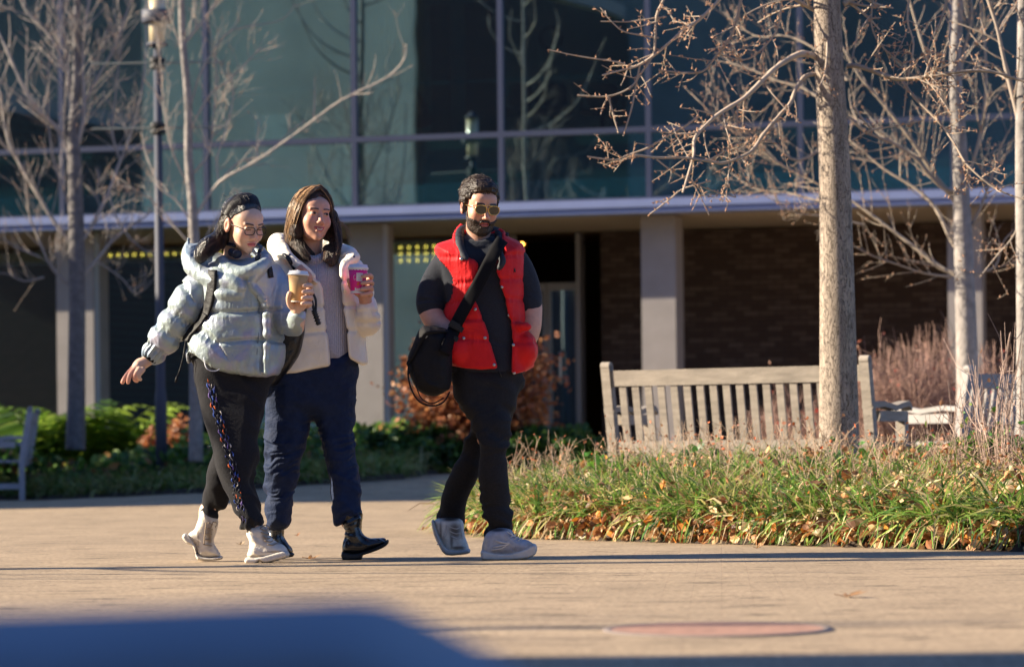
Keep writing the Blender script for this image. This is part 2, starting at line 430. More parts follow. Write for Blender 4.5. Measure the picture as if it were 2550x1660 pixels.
def build_man():
    D = 13.95; fg = Fig(D); p = fg.p
    base = empty('person', p(1215, 1390), 'bearded man in a red padded vest and gold-rimmed sunglasses, hands in his pockets, walking', 'person')
    ho = p(1194, 517, -.02); M = head_axes(21, 13, -3); s = 1.0
    hp = head_prim(ho, M, s, 'man')
    skinP = [hp, fg.ch([(1192, 545, .015, .058), (1191, 600, .02, .06)]), fg.ch([(1190, 615, .03, .07), (1205, 760, .03, .1), (1210, 930, .03, .09)]),
             fg.ch([(1120, 645, .03, .045), (1074, 735, .02, .045), (1072, 775, .0, .048), (1088, 803, -.03, .0445), (1118, 822, -.07, .034), (1140, 832, -.09, .03)]),
             fg.ch([(1285, 645, .03, .045), (1318, 735, .03, .045), (1322, 775, .01, .046), (1322, 815, -.01, .041), (1314, 850, -.02, .031), (1300, 868, .0, .028)]),
             # hands inside the pockets
             fg.ch([(1140, 832, -.09, .032), (1160, 855, -.1, .034)]), fg.ch([(1300, 868, 0, .03), (1290, 885, 0, .032)]),
             [q for k in range(4) for q in fg.ch([(1160+k*5, 852-k*4, -.1-.01*k, .01), (1172+k*6, 872-k*5, -.1, .009), (1180+k*5, 888-k*6, -.09, .008)])],
             [q for k in range(4) for q in fg.ch([(1280+k*5, 885-k*2, -.02+.01*k, .01), (1275+k*5, 900-k*2, -.02, .009), (1270+k*5, 908-k*2, -.01, .008)])],
             fg.ch([(1150, 835, -.1, .013), (1166, 838, -.11, .011), (1180, 846, -.1, .009)]), fg.ch([(1285, 870, -.02, .013), (1275, 875, -.02, .011), (1270, 885, -.02, .009)]),
             fg.ch([(1190, 945, 0, .07), (1228, 1110, -.08, .035), (1240, 1330, -.06, .03)]), fg.ch([(1245, 945, .03, .07), (1198, 1085, .07, .035), (1163, 1165, .13, .03), (1133, 1235, .2, .03), (1122, 1300, .25, .03)])]
    fb = U(skinP, .02, .03)
    body = sdf_obj('body', fb, .0026, SKIN, base, col=lambda V: face_col(V, ho, M, s, (.56, .30, .21), (.42, .10, .09), (.03, .018, .013), 'man', (.6, .17, .12)))
    def hl(x, y, z): return ho+M@(np.array([x, y, z])*s)
    # beard
    fh = head_local('man')
    def beard(P):
        q = ((P-ho)@M)/s; d = fh(q)-.0065-.005*bell(q[:, 2], -.105, .03)
        x, y, z = q.T; ax = np.abs(x)
        jaw = (z+.042)-.55*np.maximum(ax-.048, 0)*3-.012*np.clip((.05-y)/.05, 0, 1)      # under this line
        up = np.where(ax > .024, z+.058-.35*(ax-.024)-.06*np.clip((.04-y)/.035, 0, 1), z+.047)
        mouth = 1-((x/.026)**2+((z+.067)/.0125)**2)
        d = smax(d, up, .006); d = smax(d, np.where(y > .05, mouth*.012, -.05), .004)
        d = smax(d, -y+.006, .006); d = smax(d, -(z+.125)-.004, .004)
        return d+.0016*(vn(q*260)-.5)*2
    beard.lo = ho-.16; beard.hi = ho+.16
    br = mat('beard_hair', (.028, .017, .012), .55, var=.5, varscale=160, bump=(500, .8))
    b = sdf_obj('beard', beard, .0024, br, base)
    # hair
    cap = U([ell((0, -.028, .058), (.084, .102, .084)), ell((0, .035, .1), (.06, .055, .03)), ell((-.068, -.015, .035), (.022, .05, .042)), ell((.068, -.015, .035), (.022, .05, .042))], .025)
    def hair(P):
        q = ((P-ho)@M)/s; x, y, z = q.T; ax = np.abs(x)
        line = .083-.020*bell(ax, .045, .02)+.008*bell(ax, 0, .02)     # front hairline height
        facecut = np.minimum(y-.045+np.maximum(0, .0*ax), line-z)
        side = np.minimum(y-.018, .045-z)
        low = -.045-z-0*y
        d = cap(q); d = smax(d, facecut, .008); d = smax(d, side, .008)
        d = smax(d, np.where(ax > .05, np.minimum(y+.035, .018-z), -1), .005)
        d = smax(d, low, .01)
        return d
    hair.lo = ho-.2; hair.hi = ho+.2
    hm = mat('curly_hair', (.022, .013, .009), .5, var=.4, varscale=90, bump=(260, .6), spec=.35)
    ho_ = sdf_obj('hair', hair, .0024, hm, base, disp=lambda V, n: .006*(ridge(V*np.array([42, 42, 70]))**2-.35)+.004*(ridge(V*np.array([90, 90, 140]))-.5))
    # curls
    mb = MB(); rg = np.random.default_rng(5)
    for k in range(900):
        a = rg.uniform(0, 6.283); e = rg.uniform(.05, 1.5)
        d = np.array([math.cos(a)*math.cos(e), math.sin(a)*math.cos(e), math.sin(e)])
        q = np.array([0, -.028, .058])+d*np.array([.088, .106, .088])
        if q[1] > .03 and q[2] < .088: continue
        if abs(q[0]) > .05 and q[1] > .01 and q[2] < .04: continue
        t = np.linspace(0, 1, 8); ph = rg.uniform(0, 6); u = rg.normal(0, 1, 3); u -= u@d*d; u /= np.linalg.norm(u); v = np.cross(d, u); r = rg.uniform(.002, .006)
        L = rg.uniform(.02, .045)
        pts = [ho+M@(q+u*(tt*L)+r*(np.cos(ph+tt*4)*d+np.sin(ph+tt*4)*v)-d*.004) for tt in t]
        mb.tube(pts, np.linspace(.0016, .0008, 8), 4, cap=False)
    for x, z in ((-.012, .088), (-.002, .086), (-.02, .09), (.006, .089)):
        t = np.linspace(0, 1, 8); mb.tube([hl(x+.004*math.sin(a*5), .082-.002*a, z-.0-.024*a) for a in t], np.linspace(.0032, .0012, 8), 4, cap=False)
    mb.build('curls', mat('curl_brown', (.06, .036, .024), .4, spec=.5), ho_, True)
    # sunglasses
    g = MB(); ln = MB()
    def rim(cx):
        P = []
        for a in np.linspace(0, 2*np.pi, 25)[:-1]:
            c, sn = math.cos(a), math.sin(a); x = .0275*np.sign(c)*abs(c)**.75; z = .021*np.sign(sn)*abs(sn)**.8
            x *= 1-.12*(z < 0)*abs(z)/.02
            P.append((cx+x, .109-.35*abs(cx+x)*abs(cx+x)*6*.5-.04*(-z), .004+z-.0*x))
        return P
    for sx in (-.032, .032):
        P = rim(sx); w = [hl(*q) for q in P]; g.tube(w+[w[0], w[1]], .0021, 6, cap=False)
        c = np.mean(w, 0); V = [c+M[:, 1]*.002]+w; ln.add(V, t=[[0, 1+i, 1+(i+1) % len(w)] for i in range(len(w))])
        ln.add([v-M[:, 1]*.003 for v in V], t=[[0, 1+(i+1) % len(w), 1+i] for i in range(len(w))])
        sg = np.sign(sx)
        g.tube([hl(sx+sg*.027, .098, .016), hl(sg*.068, .085, .016), hl(sg*.079, .04, .012), hl(sg*.08, .0, .01)], .0018, 6)
    g.tube([hl(-.03, .108, .0255), hl(0, .113, .0265), hl(.03, .108, .0255)], .0018, 6); g.tube([hl(-.009, .108, .008), hl(0, .112, .013), hl(.009, .108, .008)], .0018, 6)
    go = g.build('sunglasses', GOLD, base, True); ln.build('lens', LENS, go, False)
    # ---- sweater
    swm = mat('charcoal_knit', (.022, .025, .034), .9, var=.22, varscale=240, bump=[(300, .35), (40, .2)], sheen=.1, spec=.2)
    tors = fg.prism([(1150, 592), (1195, 597), (1238, 590), (1285, 612), (1303, 645), (1303, 760), (1308, 880), (1300, 990), (1200, 1000), (1122, 990), (1112, 880), (1108, 760), (1086, 660), (1100, 618)], .02, .135, .12)
    neck = fg.ch([(1155, 590, .03, .016), (1160, 604, -.035, .014), (1190, 613, -.062, .014), (1222, 603, -.04, .014), (1230, 588, .03, .016)])
    sl = fg.ch([(1114, 650, .02, .058), (1084, 700, .02, .057), (1072, 740, .01, .058), (1072, 776, 0, .054)])
    sr = fg.ch([(1283, 645, .02, .058), (1306, 695, .02, .056), (1316, 735, .02, .054), (1320, 768, .01, .052)])
    cufl = fg.ch([(1046, 786, 0, .008), (1072, 788, -.055, .009), (1100, 776, 0, .008)])
    fsw = U([tors, neck, sl, sr], .025)
    def cutsw(P):
        d = fsw(P)
        zc = p(1072, 784)[2]; x0 = p(1072, 784)[0]
        c = (zc-P[:, 2])+(P[:, 0]-x0)*.25; d = smax(d, np.where(P[:, 0] < p(1108, 0)[0], c, -1), .01)
        d = smax(d, p(1200, 930)[2]-P[:, 2], .01)
        zc2 = p(1328, 772)[2]; d = smax(d, np.where(P[:, 0] > p(1305, 0)[0], zc2-P[:, 2], -1), .01)
        return d
    cutsw.lo, cutsw.hi = fsw.lo, fsw.hi
    def dsw(V, n):
        zc = p(0, 765)[2]; arm = (V[:, 0] < p(1112, 0)[0]) | (V[:, 0] > p(1306, 0)[0])
        return folds(V, n, 26, .011, .25)*np.where(arm, .3+1.2*bell(V[:, 2], zc, .06), .5)-.002
    sdf_obj('sweater', cutsw, .0042, swm, base, disp=dsw)
    # ---- vest
    vp = [(1082, 617), (1100, 603), (1138, 590), (1150, 566), (1192, 590), (1246, 568), (1262, 585), (1291, 600), (1307, 622), (1310, 700), (1311, 774), (1319, 820), (1329, 860), (1330, 905), (1330, 960), (1302, 990), (1240, 990), (1160, 990), (1116, 960), (1112, 880), (1104, 830), (1103, 780), (1110, 745), (1106, 700), (1092, 665)]
    vbody = fg.prism(vp, .02, .172, .15, 2)
    fv0 = U([vbody], 0)
    op = fg.poly([(1148, 540), (1150, 625), (1164, 643), (1181, 648), (1191, 662), (1191, 715), (1186, 756), (1212, 823), (1239, 915), (1242, 965), (1276, 965), (1275, 925), (1276, 823), (1258, 748), (1236, 678), (1256, 632), (1250, 600), (1252, 540)], 0, 1)
    clip = fg.poly([(1040, 540), (1400, 540), (1400, 900), (1322, 916), (1302, 927), (1276, 933), (1240, 919), (1200, 921), (1160, 919), (1124, 913), (1040, 905)], 0, 1)
    pock = U([ell(p(1306, 812, -.125), (.032, .03, .022)), ell(p(1163, 808, -.13), (.034, .022, .018)), ell(p(1312, 870, -.06), (.05, .09, .075)), ell(p(1140, 870, -.1), (.055, .06, .07))], .02)
    def vest(P):
        d = smin(fv0(P), pock(P), .03)
        o = poly_sd(op, P[:, 0], P[:, 2]); o = smax(o, P[:, 1]-(D+.0), .02)
        d = smax(d, -o, .018)
        d = smax(d, poly_sd(clip, P[:, 0], P[:, 2]), .014)
        return smax(d, -(cutsw(P)+.001), .002)
    vest.lo, vest.hi = fv0.lo, fv0.hi
    zs = [p(0, y)[2] for y in (652, 716, 765, 815, 862)]
    def dvest(V, n):
        x, z = V[:, 0], V[:, 2]; d = np.full(len(V), 9.)
        for i, z0 in enumerate(zs): d = np.minimum(d, np.abs(z-z0-.01*np.sin(x*9+i)))
        xm = p(1212, 0)[0]
        band = np.abs(np.abs(x-xm)-.0)
        cr = ridge(np.stack([x*55, V[:, 1]*30, z*8], 1)+3)**2*np.exp(-d/.03)
        return .0065*(1-np.exp(-(d/.012)**2))-.007+.0045*cr+.004*(ridge(np.stack([x*22, V[:, 1]*14, z*9], 1))-.5)
    red = mat('red_nylon', (.60, .008, .012), .62, var=.08, varscale=20, bump=[(90, .25), (14, .2)], sheen=.1, spec=.25)
    vo = sdf_obj('vest', vest, .0036, red, base, disp=dvest)
    nav = mat('navy_lining', (.012, .014, .022), .7, bump=(120, .3))
    co = U([fg.ch([(1192, 580, .085, .016), (1160, 572, .06, .02), (1146, 580, .01, .02), (1144, 605, -.07, .019), (1150, 630, -.115, .018), (1160, 644, -.14, .014)]),
            fg.ch([(1192, 580, .085, .016), (1230, 576, .06, .02), (1241, 585, .01, .02), (1246, 605, -.07, .016), (1243, 628, -.12, .015), (1252, 650, -.145, .012), (1243, 668, -.15, .01)])], .012)
    sdf_obj('collar', co, .0036, nav, vo, disp=lambda V, n: folds(V, n, 60, .002, 1.2))
    rc = U([fg.ch([(1148, 556+6, .055, .010), (1135, 585, -.005, .012), (1134, 606, -.07, .010), (1139, 630, -.115, .009)])], .01)
    sdf_obj('collar_edge', rc, .0034, red, vo); sdf_obj('collar_edge', U([fg.ch([(1242, 572, .05, .008), (1252, 590, -.01, .010), (1255, 612, -.08, .008)])], .01), .0034, red, vo)
    sm = MB()
    for q in ((457, 655), (545, 823), (550, 988), (615, 1178), (676, 1357), (716, 840), (762, 1027), (790, 1225), (795, 1410), (474, 1180)):
        px, py = 980+q[0]/2.671, 400+q[1]/2.671; px += 2.5 if q[0] > 700 else -2.5
        P = front(vest, px, py, D); disc(sm, P+[0, -.002, 0], (-.1, -1, .05), .0078, .004)
    sm.build('snap', METAL, vo, True)
    lg = MB(); a = front(vest, 1281, 672, D)+np.array([0, -.004, 0])      # small dark embroidered mark
    for q in ([(-.004, -.012), (0, 0), (.003, .008)], [(-.006, .004), (0, .001), (.007, -.004)], [(.0, -.002), (.005, -.012)]):
        lg.tube([a+np.array([u, 0, v]) for u, v in q], .002, 5)
    lg.build('emblem', nav, vo, True)
    # ---- trousers
    tm = mat('black_twill', (.016, .016, .018), .85, var=.2, varscale=120, bump=[(60, .2), (420, .3)], spec=.2)
    hips = fg.prism([(1124, 890), (1200, 893), (1300, 890), (1297, 930), (1293, 990), (1288, 1020), (1262, 1040), (1210, 1050), (1160, 1030), (1142, 1005), (1127, 965)], .01, .13, .11)
    fl = fg.prism([(1128, 930), (1190, 920), (1240, 960), (1262, 1010), (1272, 1055), (1268, 1090), (1263, 1140), (1266, 1200), (1272, 1253), (1282, 1300), (1273, 1318), (1235, 1338), (1208, 1350), (1209, 1306), (1197, 1235), (1189, 1164), (1188, 1100), (1167, 1050), (1140, 1008)],
                  [(930, -.0), (1000, -.04), (1095, -.1), (1200, -.08), (1260, -.04), (1350, -.05)], .085, .068)
    bl = fg.ch([(1255, 960, .03, .088), (1228, 1030, .05, .078), (1198, 1085, .07, .067), (1163, 1165, .13, .058), (1133, 1235, .2, .055), (1124, 1285, .25, .056), (1122, 1293, .25, .055)])
    ft = U([hips, fl, bl], .018)
    def trs(P):
        d = ft(P); m = P[:, 1] > D+.16; return smax(d, np.where(m, (p(1120, 1301, .25)[2]-P[:, 2])-.25*(P[:, 0]-p(1122, 0, .25)[0]), -1), .008)
    trs.lo, trs.hi = ft.lo, ft.hi
    def dtr(V, n):
        z = V[:, 2]; k = bell(z, p(0, 1090)[2], .12)*1.1+bell(z, p(0, 1320)[2], .1)*1.5+bell(z, p(0, 970)[2], .06)*.6+.25
        return folds(V, n, 14, .038, .35, 2.)*np.minimum(k, 1.4)+folds(V, n, 30, .014, -.5, 8.)*k+.001
    to = sdf_obj('trousers', trs, .0045, tm, base, disp=dtr)
    mb = MB(); mb.tube([front(trs, a, b, D)+np.array([0, -.004, 0]) for a, b in ((1246, 905), (1244, 925), (1249, 937))], .0022, 5); mb.build('drawstring', BLKP, to, True)
    # ---- shoes
    up = mat('shoe_upper', rough=.75, attr=True, var=.12, varscale=60, bump=(300, .4)); so = mat('shoe_sole', (.52, .50, .47), .6, var=.12, varscale=30)
    wh = mat('shoe_white', (.62, .58, .54), .6, var=.1, varscale=40, bump=(200, .3)); tan = mat('shoe_outsole', (.22, .16, .10), .7)
    def shoe(name, outline, sole, dy, hd, mt, label, lacep, bl, lm=None):
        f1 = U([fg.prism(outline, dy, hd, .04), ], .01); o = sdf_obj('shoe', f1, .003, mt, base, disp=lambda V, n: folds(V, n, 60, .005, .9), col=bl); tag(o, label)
        f2 = U([fg.prism(sole, dy, hd+.006, .012, 2)], .0); sdf_obj('sole', f2, .003, so, o)
        mb = MB()
        for L in lacep: mb.tube([front(f1, a, b, D, dy-.2, dy+.2, .003)+np.array([0, -.003, 0]) for a, b in catmull(L, 4, False)], .0026, 5)
        mb.build('laces', wh, o, True); return o
    s1 = shoe('shoe', [(1201, 1372), (1203, 1348), (1213, 1325), (1240, 1312), (1272, 1316), (1286, 1334), (1312, 1342), (1330, 1352), (1335, 1370), (1290, 1385), (1215, 1386)],
         [(1198, 1381), (1200, 1366), (1230, 1371), (1270, 1372), (1310, 1360), (1328, 1350), (1337, 1357), (1334, 1376), (1312, 1388), (1270, 1393), (1215, 1393), (1200, 1390)], -.11, .045, up, 'front running shoe, coloured grey as in shade, with a white stripe, toe lifted',
         [[(1262, 1322), (1280, 1334), (1300, 1342)], [(1266, 1318), (1276, 1330)], [(1272, 1336), (1284, 1330)], [(1280, 1341), (1292, 1335)], [(1290, 1345), (1300, 1339)]],
         blobs(fg, -.11, (.36, .37, .41), [(1206, 1350, 8, 26, (.5, .47, .42)), (1238, 1318, 24, 5, (.04, .04, .05)), (1325, 1357, 13, 12, (.40, .37, .33)), (1280, 1331, 16, 8, (.16, .17, .21)), (1290, 1366, 22, 7, (.22, .23, .27)), (1250, 1372, 30, 5, (.20, .21, .24))]))  # blue-grey shade, bright heel and dark ankle opening put into the colour
    mb = MB()
    for L in ([(1228, 1362), (1262, 1355), (1268, 1350)], [(1235, 1345), (1255, 1351), (1268, 1350)], [(1224, 1368), (1250, 1364), (1266, 1352)]):
        mb.tube([W(a, b, D-.11-.052) for a, b in catmull(L, 3, False)], .0035, 5)
    mb.build('stripe', wh, s1, True)
    shoe('shoe', [(1078, 1302), (1090, 1292), (1120, 1288), (1150, 1298), (1154, 1330), (1165, 1362), (1164, 1376), (1140, 1381), (1112, 1378), (1102, 1360), (1088, 1335)],
         [(1071, 1302), (1078, 1296), (1086, 1318), (1098, 1345), (1112, 1366), (1140, 1370), (1167, 1368), (1168, 1380), (1140, 1385), (1108, 1385), (1092, 1365), (1078, 1335)], .2, .05, up, 'rear running shoe, off-white, heel raised',
         [[(1118, 1310), (1136, 1316), (1146, 1312)], [(1120, 1322), (1136, 1328), (1150, 1324)], [(1124, 1334), (1140, 1340), (1152, 1336)], [(1112, 1306), (1108, 1326), (1098, 1345), (1088, 1356)], [(1116, 1308), (1112, 1330), (1104, 1340)], [(1146, 1306), (1152, 1340)]],
         blobs(fg, .2, (.72, .68, .60), [(1122, 1291, 24, 6, (.05, .045, .04)), (1133, 1320, 14, 20, (.16, .14, .12)), (1142, 1362, 18, 4, (.20, .17, .15)), (1125, 1345, 4, 18, (.25, .22, .19)), (1098, 1318, 3, 22, (.30, .27, .23)), (1150, 1374, 14, 5, (.30, .26, .22))]))  # ankle opening, tongue edge and toe crease shaded in the colour
    # ---- bag
    bm = mat('black_canvas', (.006, .006, .008), .75, bump=[(220, .4), (20, .3)], var=.2, varscale=40, spec=.25)
    bo = [(1058, 818), (1085, 818), (1110, 824), (1128, 846), (1128, 900), (1126, 955), (1116, 973), (1092, 986), (1066, 985), (1040, 970), (1022, 930), (1017, 902), (1032, 865)]
    bag = empty('messenger_bag', p(1075, 985, -.1), 'black messenger bag slung across the man in the red vest, hanging at his hip', 'bag')
    fbag = U([fg.prism(bo, -.13, .085, .06)], 0)
    o = sdf_obj('bag_body', fbag, .004, bm, bag, disp=lambda V, n: folds(V, n, 20, .006, .8))
    flp = U([fg.prism([(1056, 814), (1112, 822), (1116, 835), (1070, 850), (1050, 880), (1032, 905), (1016, 902), (1030, 862)], -.14, .09, .05)], 0)
    sdf_obj('flap', flp, .004, bm, bag, disp=lambda V, n: folds(V, n, 24, .006, .8))
    mb = MB(); cr = mat('cream_webbing', (.35, .33, .26), .8)
    mb.tube([front(flp, a, b, D)+np.array([0, -.001, 0]) for a, b in ((1064, 836), (1052, 856), (1042, 874))], .004, 5); mb.build('trim', cr, bag, True)
    comb = U([vbody, tors, fg.prism(bo, -.13, .085, .06)], .02)
    st = ribbon_on(comb, [(1252, 596), (1232, 628), (1195, 700), (1168, 748), (1140, 800), (1122, 845), (1106, 880)], 31, D, .004, .016, 44, 5); st.build('shoulder_strap', mat('black_webbing', (.005, .005, .007), .8, bump=(300, .2), spec=.15), bag, True)
    sh = MB(); sh.tube([p(1258, 590, -.03), p(1262, 584, .03), p(1250, 592, .1), p(1200, 680, .21), p(1140, 790, .2), p(1105, 840, .08)], [.012]*6, 6); sh.build('back_strap', bm, bag, True)
    mb = MB(); yb = front(comb, 1134, 812, D)[1]-.03
    def bk(cx, cy, w, h, ang):
        c = W(cx, cy, yb); Mx = np.eye(4); ca, sa = math.cos(ang), math.sin(ang); Mx[:3, 0] = (ca, 0, -sa); Mx[:3, 2] = (sa, 0, ca); Mx[:3, 3] = c
        mb.box(-w, w, -.008, .006, -h, h, Mx); mb.box(-w*.7, w*.7, -.014, -.0081, -h*.55, h*.55, Mx)
    bk(1137, 812, .036, .016, .5); bk(1124, 838, .034, .012, .5); bk(1103, 864, .028, .014, .5)
    mb.build('buckle', BLKP, bag)
    mb = MB()
    for L, r in (([(1019, 905, -.2), (1016, 930, -.2), (1024, 968, -.2), (1045, 1000, -.2), (1078, 1010, -.18), (1105, 1000, -.16), (1120, 975, -.15)], .004),
                 ([(1030, 925, -.21), (1045, 985, -.21), (1075, 1004, -.2), (1105, 990, -.18)], .003), ([(1022, 895, -.2), (1014, 905, -.2), (1024, 915, -.2), (1016, 932, -.2)], .005)):
        mb.tube([p(*q) for q in catmull(L, 4, False)], r, 6)
    mb.build('loose_strap', bm, bag, True)
def cup(name, c_top, c_bot, rt, rb, mt, label, extra=None):
    """takeaway cup: c_top/c_bot world centres of rim and base"""
    a = np.asarray(c_bot); b = np.asarray(c_top); ax = b-a; L = np.linalg.norm(ax); u = ax/L
    x = np.cross([0, 1., 0], u); x /= np.linalg.norm(x); y = np.cross(u, x); M = np.eye(4); M[:3, 0] = x; M[:3, 1] = y; M[:3, 2] = u
    root = empty(name, a, label, 'paper cup')
    mb = MB(); mb.lathe([(0, .002), (rb*.93, .002), (rb*.95, 0), (rb, .001), (rb+(rt-rb)*.5, L*.5), (rt, L), (rt*.9, L)], a, 32, M); mb.build('cup_body', mt, root, True)
    wl = mat('white_lid', (.72, .72, .74), .4)
    mb = MB(); mb.lathe([(rt*1.0, L-.004), (rt*1.07, L-.003), (rt*1.08, L+.002), (rt*1.02, L+.006), (rt*.98, L+.007), (rt*.93, L+.017), (rt*.86, L+.0175), (rt*.82, L+.012), (0, L+.012)], a, 32, M)
    mb.box(-.006, .006, -rt*.85, -rt*.6, L+.012, L+.02, np.array([[*M[0, :3], a[0]], [*M[1, :3], a[1]], [*M[2, :3], a[2]], [0, 0, 0, 1]])); mb.build('lid', wl, root, True)
    mb = MB(); mb.lathe([(rb*1.005, .0), (rb*1.01, .004), (rb*.98, .0041)], a, 32, M); mb.build('base_rim', mat('paper_rim', (.7, .66, .6), .6), root, True)
    if extra: extra(root, a, M, L, rt, rb)
    return root
def curve_patch(a, M, L, rt, rb, t0, t1, h0, h1, lift=.0006, n=8):
    """patch on the side of a cup between angles and heights (cup frame)"""
    V = []; q = []
    for i in range(n+1):
        t = t0+(t1-t0)*i/n
        for h in (h0, h1):
            r = rb+(rt-rb)*h+lift; V.append(a+M[:3, :3]@np.array([r*math.sin(t), -r*math.cos(t), h*L]))
    for i in range(n): q.append([2*i, 2*i+2, 2*i+3, 2*i+1])
    return V, q
def puffer(fg, seams, amp, w, vf=60, cr=.006, wob=.008):
    z0 = [fg.p(0, y)[2] if np.isscalar(y) else y for y in seams]
    def f(V, n):
        x, z = V[:, 0], V[:, 2]; d = np.full(len(V), 9.)
        for i, a in enumerate(z0): d = np.minimum(d, np.abs(z-a-wob*np.sin(x*11+i*2)))
        c = ridge(np.stack([x*vf, V[:, 1]*vf*.7, z*9+4], 1))**2*np.exp(-d/.035)
        return amp*(1-np.exp(-(d/w)**2))-amp*.9+cr*c+.010*(fbm(V*9+3, 2)-.37)+.003*(ridge(V*14+9)-.5)
    return f
def build_silver():
    D = 13.9; fg = Fig(D); p = fg.p
    base = empty('person', p(590, 1397), 'woman in a silver puffer jacket and glasses, looking down, arm swung back', 'person')
    ho = p(606, 560, -.03); M = head_axes(39, 19, 2); s = 1.03
    hl = lambda x, y, z: ho+M@(np.array([x, y, z])*s)
    hx, hy, hd = 752, 735, -.24   # cup centre
    hand_free = [fg.ch([(384, 886, .06, .03), (370, 896, .05, .025), (356, 904, .04, .027), (344, 911, .03, .027)]),
        fg.ch([(345, 908, .02, .02), (333, 919, .02, .0165), (318, 931, .0, .0105), (309, 944, -.01, .0095), (305, 952, -.01, .0085)]),
        fg.ch([(340, 916, .0, .0165), (327, 928, -.015, .0105), (321, 941, -.02, .0095), (319, 952, -.02, .0085)]),
        fg.ch([(347, 920, -.01, .016), (337, 934, -.02, .0105), (336, 944, -.015, .0095), (341, 948, .0, .0085)]),
        fg.ch([(355, 920, -.01, .014), (346, 933, -.02, .0095), (346, 941, -.015, .009), (350, 944, -.0, .008)]),
        fg.ch([(360, 902, .03, .014), (348, 898, .055, .0125), (338, 905, .07, .0105), (332, 915, .07, .009)])]
    hand_cup = [fg.ch([(742, 800, -.17, .03), (740, 778, -.19, .028), (742, 762, -.2, .028), (752, 748, -.19, .026)]),
        fg.ch([(750, 762, -.2, .022), (762, 745, -.19, .018), (765, 728, -.18, .014)])]
    for i, (y, r) in enumerate(((712, .0095), (727, .0105), (742, .0105), (756, .0095))):
        hand_cup.append(fg.ch([(762, y+6, -.165, r+.003), (774-abs(i-1)*1.5, y+2, -.19, r+.001), (774-abs(i-1)*1.5, y-1, -.235, r), (764-i, y-1, -.278, r*.95), (757-i*1.5, y, -.29, r*.85)]))
    hand_cup.append(fg.ch([(738, 770, -.2, .016), (724, 760, -.215, .014), (719, 744, -.24, .012), (721, 730, -.265, .0105)]))
    skinP = [head_prim(ho, M, s, 'down'), fg.ch([(590, 585, .02, .046), (585, 620, .03, .05)]), fg.ch([(590, 650, .03, .07), (590, 760, .03, .09), (600, 900, .03, .09)]),
        fg.ch([(520, 680, .03, .04), (462, 768, 0, .04), (418, 830, .04, .037), (384, 886, .06, .03)]), tube(U(hand_free, .004, .02), p(340, 915, .02), .09),
        fg.ch([(675, 680, .03, .04), (706, 780, -.02, .038), (735, 815, -.1, .034), (742, 800, -.17, .028)]), tube(U(hand_cup, .005, .02), p(748, 755, -.22), .11),
        fg.ch([(590, 920, .03, .06), (590, 1130, -.04, .035), (632, 1290, -.08, .03), (638, 1320, -.09, .033)]), fg.ch([(610, 920, .03, .06), (565, 1130, .08, .035), (528, 1250, .125, .033), (516, 1272, .13, .034), (516, 1300, .13, .033)])]
    fb = U(skinP, .014, .03); hcup = U(hand_cup[1:], .006)
    sdf_obj('body', fb, .0025, SKIN, base, col=lambda V: face_col(V, ho, M, s, (.64, .41, .30), (.52, .13, .13), (.05, .03, .022), 'down', (.68, .24, .18))*np.where((np.linalg.norm(V-p(315, 940, 0), axis=1) < .06)[:, None], [1.05, .8, .75], 1.0))
    # hair
    cap = U([ell((0, -.02, .05), (.078, .098, .081)), ell((0, -.08, .035), (.065, .055, .065))], .02)
    def hair(P):
        q = ((P-ho)@M)/s; x, y, z = q.T; ax = np.abs(x)
        d = cap(q); line = .086-.3*ax-5*ax**2
        d = smax(d, np.minimum(y-.004-.5*np.clip(z, 0, .09), line-z), .022)
        return smax(d, np.where(ax > .05, np.minimum(y+.03, .022-z), -1), .005)
    hair.lo, hair.hi = ho-.2, ho+.2
    hb = U([fg.ch([(560, 560, .03, .036), (552, 590, .0, .032), (535, 605, -.03, .034), (516, 615, -.055, .034), (502, 632, -.065, .026), (497, 645, -.065, .014)])], .02)
    def hall(P): return smin(hair(P), hb(P), .02)
    hall.lo, hall.hi = np.minimum(hair.lo, hb.lo), np.maximum(hair.hi, hb.hi)
    hm = mat('sleek_black_hair', (.008, .007, .0075), .3, spec=.7, stretch=(260, 20, 60), bump=(1.2, .35))
    hobj = sdf_obj('hair', hall, .0028, hm, base, disp=lambda V, n: np.where(V[:, 0] < p(566, 0)[0], .006*(ridge(np.stack([V[:, 0]*60, V[:, 1]*60, V[:, 2]*28], 1))-.4), .0015*(ridge(V*np.array([150, 150, 40]))-.4)))
    brn = lambda rg, u: np.array([.020, .009, .007])*rg.uniform(.5, 2.2)
    G = [fg.pts([(575, 505, .0), (552, 545, .0), (548, 585, -.04), (530, 600, -.08), (505, 615, -.1), (490, 640, -.09)]),
         fg.pts([(585, 520, -.07), (556, 560, -.04), (545, 600, -.06), (525, 620, -.09), (505, 635, -.1), (500, 655, -.09)]),
         fg.pts([(565, 540, -.05), (552, 575, -.05), (548, 610, -.06), (535, 625, -.08), (522, 640, -.09), (520, 652, -.09)])]
    strands(G, 620, .0011, .012, 3, brn, 9, .004).build('ponytail', mat('hair_strand', rough=.4, attr=True, spec=.5), hobj, True)
    bk_ = [p(560, 555, .0), p(552, 575, .0)]
    G = [[hl(x, y, z)]+[hl(x*1.25, y2, z2) for y2, z2 in m]+bk_ for x, y, z, m in ((-.068, .0, .02, ((-.02, .04), (-.06, .035))), (-.058, .03, .062, ((0, .09), (-.05, .08))), (-.035, .046, .088, ((.02, .12), (-.04, .125))), (-.008, .05, .1, ((.02, .136), (-.05, .13))), (.012, .05, .1, ((.02, .136), (-.05, .13))), (.04, .046, .086, ((.02, .118), (-.04, .12))), (.06, .04, .06, ((0, .09), (-.05, .09))))]
